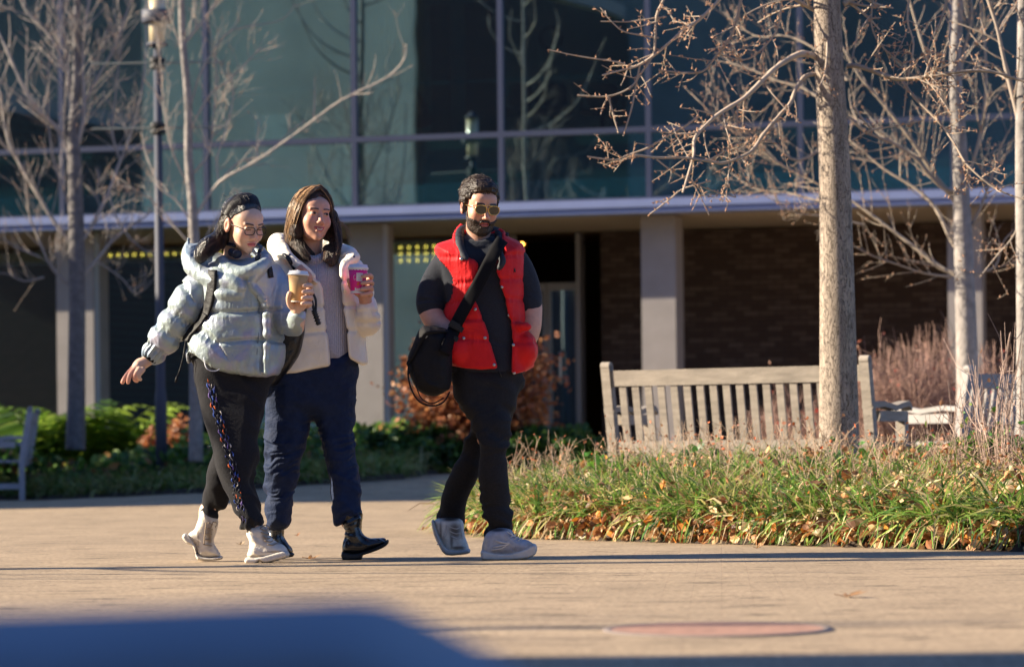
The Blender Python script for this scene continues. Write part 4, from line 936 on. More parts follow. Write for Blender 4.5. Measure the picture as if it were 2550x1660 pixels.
    boot([[(668, 1300), (704, 1302), (703, 1335), (712, 1350), (724, 1365), (722, 1380), (690, 1385), (668, 1380), (664, 1340)]],
         [(662, 1378), (690, 1382), (725, 1376), (726, 1387), (690, 1391), (662, 1390)], .09, .046, 'rear black leather ankle boot')
    # tote bag
    bm = mat('black_pebbled_leather', (.008, .009, .011), .32, bump=[(120, .4), (10, .3)], spec=.55)
    bag = empty('tote_bag', p(710, 955, -.05), 'black leather tote bag hanging from the shoulder of the woman in white', 'bag')
    fbg = U([fg.prism([(700, 770), (762, 755), (768, 790), (757, 863), (740, 905), (706, 945), (688, 962), (650, 958), (640, 930), (660, 860)], [(760, -.15), (960, -.12)], .05, .035)], 0)
    sdf_obj('bag_body', fbg, .004, bm, bag, disp=lambda V, n: folds(V, n, 12, .010, .9, 5))
    mb = MB(); ys = lambda a, b: front(jk, a, b, D)+np.array([0, -.006, 0])
    S = [p(693, 632, .02), ys(708, 634), ys(722, 652), ys(735, 672), p(745, 684, -.2), p(752, 720, -.19), p(760, 755, -.18)]
    mb.tube(catmull(S, 6, False), .008, 8); mb.tube([a+[.012, 0, -.004] for a in catmull(S, 6, False)], .006, 8); mb.build('handle', bm, bag, True)
    mb = MB(); mb.tube(catmull([p(768, 725, -.2), p(776, 745, -.2), p(782, 775, -.2)], 5, False), .006, 8); mb.tube(catmull([p(774, 723, -.2), p(786, 745, -.2), p(786, 775, -.2)], 5, False), .006, 8)
    T = catmull([p(781, 772, -.2), p(786, 785, -.2), p(794, 808, -.19)], 10, False); mb.tube(T, [.012+.004*math.sin(i*2.2) for i in range(len(T))], 8); mb.build('knotted_cord', bm, bag, True)
    # pink cup
    pk = mat('magenta_paper', (.78, .012, .24), .5); wp = mat('cup_white', (.72, .68, .68), .6); og = mat('cup_orange', (.7, .12, .02), .6)
    def deco(root, a, M3, L, rt_, rb_):
        mb = MB()
        for t0, t1, h0, h1 in ((-.12, .62, .48, .80), (.02, .1, .1, .2), (.2, .42, .12, .2), (-.32, -.12, .1, .22)):
            V, q = curve_patch(a, M3, L, rt_, rb_, t0, t1, h0, h1); mb.add(V, q)
        for i in range(16):
            t = -1.6+i*.2; V, q = curve_patch(a, M3, L, rt_, rb_, t, t+.1, .09, .17, .0005, 2)
            for k in range(1, len(V), 2): V[k] = V[k]+M3[:3, 0]*.004
            mb.add(V, q)
        for i in range(22):
            t = -1.9+i*.17; V, q = curve_patch(a, M3, L, rt_, rb_, t, t+.17, .93-.02*(i % 2), 1.0, .0007, 2); mb.add(V, q)
        V, q = curve_patch(a, M3, L, rt_, rb_, -3.1, 3.1, 0, .09, .0004, 30); mb.add(V, q)
        cc = []
        for k in range(14):
            an = k/13*4.6+1; t = -.32+.13*math.cos(an); h = .62+.09*math.sin(an); r = rb_+(rt_-rb_)*h+.001; cc.append(a+M3[:3, :3]@np.array([r*math.sin(t), -r*math.cos(t), h*L]))
        mb.tube(cc, .0011, 4)
        Z = []
        for t, h in ((.62, .34), (.78, .34), (.62, .24), (.78, .24)):
            r = rb_+(rt_-rb_)*h+.001; Z.append(a+M3[:3, :3]@np.array([r*math.sin(t), -r*math.cos(t), h*L]))
        for i in range(3): mb.tube(Z[i:i+2], .0014, 4)
        mb.build('white_print', wp, root)
        mb = MB()
        for t0, t1, h0, h1 in ((-.05, .2, .32, .40), (.05, .3, .40, .44)):
            V, q = curve_patch(a, M3, L, rt_, rb_, t0, t1, h0, h1); mb.add(V, q)
        mb.build('orange_print', og, root)
        gm = mat('label_grey_ink', (.35, .33, .34), .7); mb = MB()
        for h in (.52, .57, .62, .70, .75):
            V, q = curve_patch(a, M3, L, rt_, rb_, -.06+.05*((h*100) % 3), .5-.06*((h*70) % 3), h, h+.012, .0012); mb.add(V, q)
        mb.build('label_marks', gm, root)
    cup('paper_cup', p(892, 668, hd), p(890, 731, hd), .0455, .031, pk, 'magenta printed takeaway cup with white lid held by the woman in white', deco)
SUN_EL, SUN_AZ = 25.0, 0.5          # elevation; degrees behind the left-hand side
SUNV = np.array([-math.cos(R(SUN_AZ))*math.cos(R(SUN_EL)), math.sin(R(SUN_AZ))*math.cos(R(SUN_EL)), math.sin(R(SUN_EL))])
def make_camera_light():
    w = bpy.data.worlds.new('World'); SC.world = w; w.use_nodes = True; nt = w.node_tree
    sk = nt.nodes.new('ShaderNodeTexSky'); sk.sky_type = 'NISHITA'; sk.sun_disc = False; sk.sun_elevation = R(SUN_EL); sk.sun_rotation = R(-90+SUN_AZ)
    tn = nt.nodes.new('ShaderNodeVectorMath'); tn.operation = 'MULTIPLY'; tn.inputs[1].default_value = (.72, .88, 1.22); nt.links.new(sk.outputs[0], tn.inputs[0]); nt.links.new(tn.outputs[0], nt.nodes['Background'].inputs[0]); nt.nodes['Background'].inputs[1].default_value = .054; sk.ozone_density = 3; sk.dust_density = .3
    l = bpy.data.lights.new('sun', 'SUN'); l.energy = 5; l.angle = R(.5); l.color = (1, .86, .65)
    o = bpy.data.objects.new('sun', l); COL.objects.link(o); o.rotation_euler = Vector(SUNV).to_track_quat('Z', 'Y').to_euler()
    SC.view_settings.view_transform = 'Standard'; SC.view_settings.look = 'None'; SC.view_settings.exposure = 1.56; SC.view_settings.gamma = 1
    c = bpy.data.cameras.new('camera'); co = bpy.data.objects.new('camera', c); COL.objects.link(co); SC.camera = co
    co.matrix_world = Matrix(((CR, SR, 0, 0), (0, 0, -1, 0), (-SR, CR, 0, H), (0, 0, 0, 1)))
    c.sensor_width = 36; c.sensor_fit = 'HORIZONTAL'; c.lens = 105; c.shift_y = 278/2550; c.clip_start = .1; c.clip_end = 2000
    c.dof.use_dof = True; c.dof.focus_distance = 14.0; c.dof.aperture_fstop = 3.1
def Gp(px, py, dz=0.0):
    """point of the ground seen at a photo pixel"""
    d = 20.
    for _ in range(40):
        q = W(px, py, 1.0); k = (q[2]-H); z = float(ground_z(q[0]*d, np.array(d)))+dz; d = .5*d+.5*(z-H)/k
    q = W(px, py, d); return q
FY, FT = 38.0, math.tan(R(13.8)); FA = R(13.8)
def Fp(px, py, back=0.0):
    """point of the facade plane (set back by 'back' metres) at a photo pixel"""
    q = W(px, py, 1.0); d = (FY+back/math.cos(FA))/(1+FT*q[0]); return W(px, py, d)
FM = np.eye(4); FM[:3, 0] = (math.cos(FA), -math.sin(FA), 0); FM[:3, 1] = (math.sin(FA), math.cos(FA), 0); FM[:3, 3] = (0, FY, 0)
def Ft(px, back=0.0, py=700):
    """coordinate along the facade for a photo column"""
    q = Fp(px, py, back)-FM[:3, 3]; return float(q@FM[:3, 0])
def Fz(py, px=1275, back=0.0): return float(Fp(px, py, back)[2])
def paving_mat():
    m = mat('paving', (.44, .31, .205), .8, spec=.3); nt = m.node_tree; N = nt.nodes; L = nt.links; b = N['Principled BSDF']
    tc = N.new('ShaderNodeTexCoord'); mp = N.new('ShaderNodeMapping'); mp.inputs['Rotation'].default_value[2] = R(4); L.new(tc.outputs['Object'], mp.inputs[0])
    br = N.new('ShaderNodeTexBrick'); br.inputs['Scale'].default_value = 1; br.inputs['Brick Width'].default_value = .21; br.inputs['Row Height'].default_value = .105; br.inputs['Mortar Size'].default_value = .002; br.inputs['Mortar Smooth'].default_value = .5
    br.inputs['Color1'].default_value = (.36, .27, .178, 1); br.inputs['Color2'].default_value = (.318, .238, .157, 1); br.inputs['Mortar'].default_value = (.27, .19, .13, 1); br.inputs['Bias'].default_value = .1
    L.new(mp.outputs[0], br.inputs[0])
    n = N.new('ShaderNodeTexNoise'); n.inputs['Scale'].default_value = 1.1; n.inputs['Detail'].default_value = 6; L.new(tc.outputs['Object'], n.inputs[0])
    n2 = N.new('ShaderNodeTexNoise'); n2.inputs['Scale'].default_value = 45; n2.inputs['Detail'].default_value = 3; L.new(tc.outputs['Object'], n2.inputs[0])
    r1 = N.new('ShaderNodeMapRange'); r1.inputs['From Min'].default_value = .3; r1.inputs['From Max'].default_value = .7; r1.inputs['To Min'].default_value = .86; r1.inputs['To Max'].default_value = 1.12; L.new(n.outputs[0], r1.inputs[0])
    r2 = N.new('ShaderNodeMapRange'); r2.inputs['From Min'].default_value = .3; r2.inputs['From Max'].default_value = .7; r2.inputs['To Min'].default_value = .62; r2.inputs['To Max'].default_value = 1.32; L.new(n2.outputs[0], r2.inputs[0])
    mu = N.new('ShaderNodeMath'); mu.operation = 'MULTIPLY'; L.new(r1.outputs[0], mu.inputs[0]); L.new(r2.outputs[0], mu.inputs[1])
    v = N.new('ShaderNodeVectorMath'); v.operation = 'MULTIPLY'; L.new(br.outputs[0], v.inputs[0]); L.new(mu.outputs[0], v.inputs[1]); dm = N.new('ShaderNodeMapping'); dm.inputs['Scale'].default_value = (3.2, 15, 1); L.new(tc.outputs['Object'], dm.inputs[0])
    dn = N.new('ShaderNodeTexNoise'); dn.inputs['Scale'].default_value = 1; dn.inputs['Detail'].default_value = 1; L.new(dm.outputs[0], dn.inputs[0])
    dr = N.new('ShaderNodeMapRange'); dr.inputs['From Min'].default_value = .64; dr.inputs['From Max'].default_value = .665; dr.inputs['To Min'].default_value = 1; dr.inputs['To Max'].default_value = .3; L.new(dn.outputs[0], dr.inputs[0])
    vd = N.new('ShaderNodeVectorMath'); vd.operation = 'MULTIPLY'; L.new(v.outputs[0], vd.inputs[0]); L.new(dr.outputs[0], vd.inputs[1]); L.new(vd.outputs[0], b.inputs['Base Color'])
    # per-brick height steps and joints
    wn = N.new('ShaderNodeTexNoise'); wn.inputs['Scale'].default_value = 7; L.new(mp.outputs[0], wn.inputs[0])
    h = N.new('ShaderNodeMath'); h.operation = 'SUBTRACT'; L.new(wn.outputs[0], h.inputs[0]); L.new(br.outputs['Fac'], h.inputs[1])
    bp = N.new('ShaderNodeBump'); bp.inputs['Strength'].default_value = .55; bp.inputs['Distance'].default_value = .004; L.new(h.outputs[0], bp.inputs['Height'])
    b2 = N.new('ShaderNodeBump'); b2.inputs['Strength'].default_value = .35; b2.inputs['Distance'].default_value = .002; L.new(n2.outputs[0], b2.inputs['Height']); L.new(bp.outputs[0], b2.inputs['Normal']); L.new(b2.outputs[0], b.inputs['Normal'])
    return m
def sheet(name, x0, x1, y0, y1, nx, ny, zf, m):
    X, Y = np.meshgrid(np.linspace(x0, x1, nx), np.linspace(y0, y1, ny), indexing='ij'); Z = zf(X, Y)
    V = np.stack([X, Y, Z], -1).reshape(-1, 3); i = np.arange(nx-1)[:, None]*ny+np.arange(ny-1)[None]
    return mesh_np(name, V, np.stack([i, i+ny, i+ny+1, i+1], -1).reshape(-1, 4), m, None, True)
def build_ground():
    tag(sheet('pavement', -60, 60, -40, 60, 121, 201, lambda x, y: ground_z(x, y), paving_mat()), kind='structure')
    tag(sheet('ground', -900, 900, -900, 900, 3, 3, lambda x, y: x*0-.35, mat('far_earth', (.12, .10, .07), .9)), kind='structure')
    # manhole filled with red brick, let into the paving
    c = (Gp(1500, 1568)+Gp(2075, 1568))/2; r = (Gp(2075, 1568)[0]-Gp(1500, 1568)[0])/2
    mh = empty('manhole_cover', c, 'round red brick manhole cover with a dark rim in the foreground paving', 'manhole cover')
    mb = MB(); mb.lathe([(r*.93, .004), (r*.94, .006), (r, .006), (r*1.01, .001)], (c[0], c[1], 0), 48); mb.build('rim', mat('iron_rim', (.2, .16, .14), .7), mh, True)
    mb = MB(); mb.lathe([(0, .005), (r*.5, .0052), (r*.93, .005)], (c[0], c[1], 0), 48); m = mat('red_brick_infill', (.33, .18, .125), .8, var=.25, varscale=20); mb.build('infill', m, mh)
    # unidentified out-of-focus blue area, built as a solid close to the camera
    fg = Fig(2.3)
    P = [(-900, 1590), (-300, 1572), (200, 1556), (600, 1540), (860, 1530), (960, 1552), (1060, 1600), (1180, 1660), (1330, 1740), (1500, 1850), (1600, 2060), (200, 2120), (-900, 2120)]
    f = U([fg.prism(P, .2, .2, .04, 3)], 0); o = sdf_obj('blue_foreground_shape', f, .02, mat('blue_smooth', (.21, .25, .30), .7, var=.06, varscale=6, spec=.2))
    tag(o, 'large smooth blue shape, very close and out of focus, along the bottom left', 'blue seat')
def bed_top(x, y): return None
# ------------------------------------------------------------------ building
def glass_mat():
    m = bpy.data.materials.new('curtain_glass'); m.use_nodes = True; nt = m.node_tree; N = nt.nodes; L = nt.links
    for n in list(N): N.remove(n)
    o = N.new('ShaderNodeOutputMaterial'); g = N.new('ShaderNodeBsdfGlossy'); g.inputs['Color'].default_value = (.72, .95, 1.0, 1); g.inputs['Roughness'].default_value = .015
    t = N.new('ShaderNodeBsdfTransparent'); t.inputs['Color'].default_value = (.42, .58, .60, 1); mx = N.new('ShaderNodeMixShader'); mx.inputs[0].default_value = .42
    n = N.new('ShaderNodeTexNoise'); n.inputs['Scale'].default_value = .7; tc = N.new('ShaderNodeTexCoord'); L.new(tc.outputs['Object'], n.inputs[0])
    bp = N.new('ShaderNodeBump'); bp.inputs['Strength'].default_value = .1; bp.inputs['Distance'].default_value = .01; L.new(n.outputs[0], bp.inputs['Height']); L.new(bp.outputs[0], g.inputs['Normal'])
    L.new(t.outputs[0], mx.inputs[1]); L.new(g.outputs[0], mx.inputs[2]); L.new(mx.outputs[0], o.inputs[0]); return m
def brick_mat(name, c1, c2, mo, bw=.21, bh=.07):
    m = mat(name, c1, .85); nt = m.node_tree; N = nt.nodes; L = nt.links; b = N['Principled BSDF']
    tc = N.new('ShaderNodeTexCoord'); mp = N.new('ShaderNodeMapping'); L.new(tc.outputs['Object'], mp.inputs[0]); mp.inputs['Rotation'].default_value = (R(90), 0, 0)
    br = N.new('ShaderNodeTexBrick'); br.inputs['Scale'].default_value = 1; br.inputs['Brick Width'].default_value = bw; br.inputs['Row Height'].default_value = bh; br.inputs['Mortar Size'].default_value = .008
    br.inputs['Color1'].default_value = (*c1, 1); br.inputs['Color2'].default_value = (*c2, 1); br.inputs['Mortar'].default_value = (*mo, 1); br.inputs['Bias'].default_value = -.3
    L.new(mp.outputs[0], br.inputs[0]); L.new(br.outputs[0], b.inputs['Base Color'])
    bp = N.new('ShaderNodeBump'); bp.inputs['Distance'].default_value = .006; bp.invert = True; L.new(br.outputs['Fac'], bp.inputs['Height']); L.new(bp.outputs[0], b.inputs['Normal']); return m
def build_building():
    bl = empty('building', (0, FY+6, 0), 'glass-fronted building on grey concrete columns behind the walkers', 'building')
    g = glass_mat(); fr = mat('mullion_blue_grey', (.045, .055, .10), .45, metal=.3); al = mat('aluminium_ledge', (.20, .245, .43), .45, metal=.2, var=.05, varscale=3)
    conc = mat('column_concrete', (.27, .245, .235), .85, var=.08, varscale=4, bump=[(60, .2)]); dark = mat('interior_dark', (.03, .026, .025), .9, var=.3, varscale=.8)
    z1, z2, z3, z4, ZT = Fz(542), Fz(508), Fz(335), Fz(190), 9.6
    mull = [-209, 157, 516, 885, 1250, 1617, 1995, 2375, 2760]; mt = [Ft(a, 0, 400) for a in mull]
    left = [mt[0]-2*k for k in range(4, 0, -1)]; right = [mt[-1]+2*k for k in range(1, 5)]; mt = left+mt+right
    t0, t1 = mt[0], mt[-1]
    # panes and frames
    for i in range(len(mt)-1):
        for (a, b_, nm) in ((z2, z3, 'window'), (z3, 7.4, 'window'), (7.4, ZT, 'window')):
            mb = MB(); w = .035
            for (q0, q1, r0, r1) in ((mt[i], mt[i]+w, a, b_), (mt[i+1]-w, mt[i+1], a, b_), (mt[i]+w, mt[i+1]-w, a, a+w), (mt[i]+w, mt[i+1]-w, b_-w, b_)):
                mb.box(q0, q1, -.06, .06, r0, r1, FM)
            wn = mb.build(nm, fr, bl)
            mb = MB(); mb.box(mt[i]+w, mt[i+1]-w, -.008, .008, a+w, b_-w, FM); mb.build('pane', g, wn)
    # ledge, soffit, slab, roof
    mb = MB(); mb.box(t0, t1, -.25, .2, z1+.07, z2-.003, FM); mb.box(t0, t1, -.22, .2, z1, z1+.068, FM); mb.build('ledge', al, bl)
    mb = MB(); mb.box(t0, t1, .2, 3.1, z1+.02, z2-.02, FM); mb.box(t0, t1, 3.11, 8.89, z1+.30, z2+.25, FM); mb.build('soffit', mat('soffit_beige', (.36, .30, .24), .8), bl)
    mb = MB(); mb.box(t0, t1, .08, 9, ZT, ZT+.4, FM); mb.build('roof', al, bl)
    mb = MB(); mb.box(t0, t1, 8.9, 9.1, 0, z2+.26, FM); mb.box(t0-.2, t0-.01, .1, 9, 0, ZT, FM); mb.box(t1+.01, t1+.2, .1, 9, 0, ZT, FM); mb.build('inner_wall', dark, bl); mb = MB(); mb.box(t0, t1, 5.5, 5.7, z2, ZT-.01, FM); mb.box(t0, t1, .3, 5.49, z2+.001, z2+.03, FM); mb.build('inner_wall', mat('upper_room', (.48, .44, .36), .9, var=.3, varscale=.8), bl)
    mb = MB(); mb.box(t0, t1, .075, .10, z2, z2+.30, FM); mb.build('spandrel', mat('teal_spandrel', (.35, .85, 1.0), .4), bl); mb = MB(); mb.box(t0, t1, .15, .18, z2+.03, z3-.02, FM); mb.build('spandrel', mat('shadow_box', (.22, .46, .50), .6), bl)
    # handrail inside
    mb = MB(); mb.box(t0, t1, .35, .38, z4-.015, z4+.015, FM); mb.build('handrail', mat('rail_teal', (.2, .33, .36), .4), bl)
    # columns
    zg = .1
    for (a, b_) in ((140, 232), (870, 952), (1597, 1682), (2360, 2445), (3080, 3165), (-590, -500)):
        mb = MB(); mb.box(Ft(a, .3), Ft(b_, .3), .3, .85, zg, z1-.003, FM); mb.build('column', conc, bl)
    # ground floor: glazing set back 3 m on the left, brick on the right
    wb = Ft(1500, 3.2); ge = Ft(1190, 3.2)
    br = brick_mat('dark_brown_brick', (.045, .025, .018), (.12, .085, .07), (.03, .02, .017)); mb = MB(); mb.box(wb, t1, 3.1, 3.4, 0, z1-.003, FM); mb.build('brick_wall', br, bl)
    fm2 = mat('dark_frame', (.05, .05, .055), .4, metal=.4); gl2 = g
    cuts = [t0]+[Ft(a, 3.2) for a in (-480, -120, 245, 600, 965)]+[ge]
    for i in range(len(cuts)-1):
        mb = MB(); a, b_ = cuts[i], cuts[i+1]
        for q in ((a, a+.06, 0, z1-.01), (b_-.06, b_, 0, z1-.01), (a+.06, b_-.06, .1, .22), (a+.06, b_-.06, z1-.05, z1-.01)): mb.box(q[0], q[1], 3.1, 3.25, q[2], q[3], FM)
        w = mb.build('window', fm2, bl); mb = MB(); mb.box(a+.06, b_-.06, 3.17, 3.19, .22, z1-.05, FM); mb.build('pane', gl2, w)
    # pale strips beside the two left columns, their lit edges put into colour
    es = mat('lit_edge', (.42, .45, .52), .6)
    for a, b_ in ((233, 247), (955, 968)):
        mb = MB(); mb.box(Ft(a, .5), Ft(b_, .5), .35, .5, zg, z1-.003, FM); mb.build('trim', es, bl)
    # entrance doors
    stl = mat('door_steel', (.26, .25, .26), .4, metal=.5)
    for a, b_ in ((1290, 1366), (1368, 1446)):
        x0, x1 = Ft(a, 3.2), Ft(b_, 3.2); mb = MB()
        for q in ((x0, x0+.05, .05, 2.75), (x1-.05, x1, .05, 2.75), (x0+.05, x1-.05, .05, .2), (x0+.05, x1-.05, 2.65, 2.75)): mb.box(q[0], q[1], 3.05, 3.15, q[2], q[3], FM)
        d = mb.build('door', stl, bl); mb = MB(); mb.box(x0+.05, x1-.05, 3.09, 3.11, .2, 2.65, FM); mb.build('pane', gl2, d)
        mb = MB(); hx = x1-.12 if a < 1300 else x0+.2
        hz = Fz(915, 1420, 3)
        mb.tube([(FM[:3, :3]@np.array([hx, 2.96, hz+k])+FM[:3, 3]) for k in (-.22, -.2, .2, .22)], .016, 8); mb.build('handle', METAL, d, True)
    mb = MB(); mb.box(Ft(1446, 3.2), Ft(1456, 3.2), 2.9, 3.2, .05, z1-.003, FM); mb.box(ge, Ft(1290, 3.2), 3.1, 3.2, .05, z1-.003, FM); mb.build('door_jamb', stl, bl)
    # interior: floors, rows of glowing yellow dots on strips
    lm = mat('glow_yellow', (.9, .7, .2), .5, emit=(1, .42, .06, 5.0)); hs = mat('dot_housing', (.02, .02, .015), .6)
    for (a, b_, rows) in ((250, 470, (600,)), (500, 735, (590, 603, 618)), (972, 1185, (585, 598, 612)), (1275, 1305, (598,))):
        x0, x1 = Ft(a, 4.2), Ft(b_, 4.2); ym = Fp((a+b_)/2, rows[0], 4.2); RZ = [z1-.05-.095*k for k in range(len(rows))]
        t = empty('ceiling_dots', ym, {250: 'long strip of small glowing yellow dots left of the lamp post', 500: 'glowing yellow dots behind the two women', 972: 'rows of small glowing yellow dots between the woman in white and the man', 1275: 'short row of glowing yellow dots seen just right of the man'}[a], 'ceiling light', 'glowing yellow dots inside the ground floor')
        mb = MB(); mb.box(x0, x1, 4.3, 4.34, RZ[-1]-.04, RZ[0]+.04, FM); mb.build('housing', hs, t)
        mb = MB()
        for r_ in RZ:
            x = x0+.03
            while x < x1:
                c = FM[:3, :3]@np.array([x, 4.2, 0])+FM[:3, 3]; c[2] = r_
                disc(mb, c, -FM[:3, 1], .024, .005, 10); x += .125
        mb.build('lamp', lm, t)
    # upper-floor furniture seen through the glass
    def ip(px, py, back): return Fp(px, py, back)
    rm = mat('red_fabric', (.45, .03, .02), .8)
    f = Fig(ip(1030, 260, 1.6)[1]); red = U([f.prism([(1010, 225), (1030, 215), (1062, 260), (1075, 312), (1000, 312)], 0, .2, .12)], 0); o = sdf_obj('red_bag', red, .03, rm); tag(o, 'red cloth heap on the upper floor behind the glass', 'bag')
    cf = mat('chair_black', (.012, .012, .014), .6)
    for px, lab in ((1295, 'dark office chair nearest the mullion on the upper floor'), (1382, 'middle dark office chair with open arms behind the upper glass'), (1500, 'broad dark office chair at the right end of the upper room')):
        c = ip(px, 260, 1.8); f = Fig(c[1]); w = 38 if px < 1450 else 48
        o = empty('office_chair', (c[0], c[1], z2), lab, 'chair', 'office chairs on the upper floor')
        sdf_obj('backrest', U([f.prism([(px-w*.8, 215), (px-w*.5, 204), (px+w*.5, 204), (px+w*.8, 215), (px+w*.7, 262), (px-w*.7, 262)], .2, .05, .04)], 0), .025, cf, o)
        sdf_obj('seat', U([f.prism([(px-w, 272), (px+w, 272), (px+w, 288), (px-w, 288)], 0, .25, .03)], 0), .025, cf, o)
        mb = MB()
        for sx in (-1, 1): mb.tube([f.p(px+sx*w*1.05, 285, -.1), f.p(px+sx*w*1.1, 250, -.15), f.p(px+sx*w*1.1, 248, .15)], .02, 6)
        mb.tube([f.p(px, 262, .2), f.p(px, 288, .1), f.p(px, 330, 0)], .03, 6); mb.build('frame', cf, o)
    c = ip(1372, 95, 5.3); mb = MB(); Mx = np.eye(4); Mx[:3, 0] = FM[:3, 0]; Mx[:3, 1] = (0, 0, 1); Mx[:3, 2] = -FM[:3, 1]
    mb.lathe([(.14, .0), (.15, .02), (.17, .02), (.18, 0)], c, 32, Mx); ck = empty('wall_clock', c, 'round dark-rimmed clock on the back wall of the upper room', 'clock'); mb.build('rim', cf, ck, True)
    mb = MB(); mb.lathe([(0, .004), (.14, .004)], c, 32, Mx); mb.build('face', mat('clock_face', (.25, .24, .22), .6), ck)
    wd = mat('door_wood', (.20, .10, .05), .6); mb = MB()
    for a, b_ in ((1075, 1120), (1160, 1235)): mb.box(Ft(a, 5.3), Ft(b_, 5.3), 5.40, 5.495, z2, 7.0, FM)
    o = mb.build('wood_panel', wd, bl)
    pw = mat('curtain_pale', (.50, .50, .40), .9); mb = MB(); n = 60; xs = np.linspace(Ft(905, 1), Ft(1032, 1), n)
    V = []; 
    for i, x in enumerate(xs):
        y = 1.0+.05*math.sin(i*.9); 
        for z in (z2+.35, 7.3): V.append(FM[:3, :3]@np.array([x, y, 0])+FM[:3, 3]+np.array([0, 0, z]))
    mb.add(V, [[2*i, 2*i+2, 2*i+3, 2*i+1] for i in range(n-1)]); mb.build('curtain', pw, bl, True)
    bp = mat('notice_blue', (.75, .9, .95), .6); mb = MB(); mb.box(Ft(632, .2), Ft(722, .2), .3, .32, Fz(345, 680), Fz(278, 680), FM); mb.build('notice', bp, bl)
def mirror(px, py, dist):
    """where the facade glass reflects to"""
    q = Fp(px, py); d = q-np.array([0, 0, H]); d /= np.linalg.norm(d); n = -FM[:3, 1]; r = d-2*(d@n)*n; return q+r*dist
def slab(name, a, b, h, th, m, label, cat, winm=None):
    """a plain building between plan points a and b (front side), with depth th behind it and rows of windows"""
    a = np.array(a, float); b = np.array(b, float); u = (b-a)/np.linalg.norm(b-a); n = np.array([-u[1], u[0]]); L = np.linalg.norm(b-a)
    M = np.eye(4); M[:2, 0] = u; M[:2, 1] = n; M[:2, 3] = a
    o = empty(name, (a[0], a[1], 0), label, cat); mb = MB(); mb.box(0, L, 0, th, 0, h, M); mb.build('wall', m, o)
    mb = MB(); mb.box(-.2, L+.2, -.2, th+.2, h+.003, h+.35, M); mb.build('cornice', mat('cornice_stone', (.3, .28, .25), .8), o)
    wm = mat('far_window', (.03, .035, .04), .15)
    x = 1.6
    k = 0
    while x < L-2.4 and k < 90 and winm is None:
        z = 1.2
        while z < h-2.2 and k < 90:
            mb = MB(); mb.box(x, x+1.3, -.05, -.003, z, z+1.7, M); mb.build('window', wm, o); z += 3.3; k += 1
        x += 3.6
    return o
def build_offscreen():
    """unseen neighbours, added for the shadows and reflections they give"""
    pale = mat('pale_limestone', (.60, .60, .42), .85, var=.22, varscale=.35); dk = brick_mat('shaded_brick', (.06, .035, .03), (.09, .05, .04), (.07, .06, .05))
    slab('building', (5, -31), (-48, -14), 17, -8, mat('slate_cladding', (.15, .16, .16), .7, var=.45, varscale=.25), 'dark slate-clad hall standing behind the camera', 'building')
    slab('building', (-42, 4), (-60, 26), 12, 8, dk, 'shaded brick wing seen only in the far left reflections', 'building')
    # two unseen blocks added on the left to throw shade into the picture
    slab('building', (-13, 33.4), (-13, 27.3), 6.2, -8, dk, 'unseen low brick wing added off to the left to shade the left bench', 'building')
    slab('building', (-26.5, 7.65), (-18.5, 7.65), 12.5, -12, pale, 'tall pale limestone block added off to the left for foreground shade and a reflection in the glass', 'building', 0)
    o = [q for q in SC.objects if q.name.startswith('building') and q.get('label', '').startswith('tall pale')][0]; mb = MB(); mb.box(-18.49, -18.3, -4.3, 7.55, 0, 12.4); mb.build('side_wall', dk, o)  # dark face added so the block's side reflects dark
BARK = None
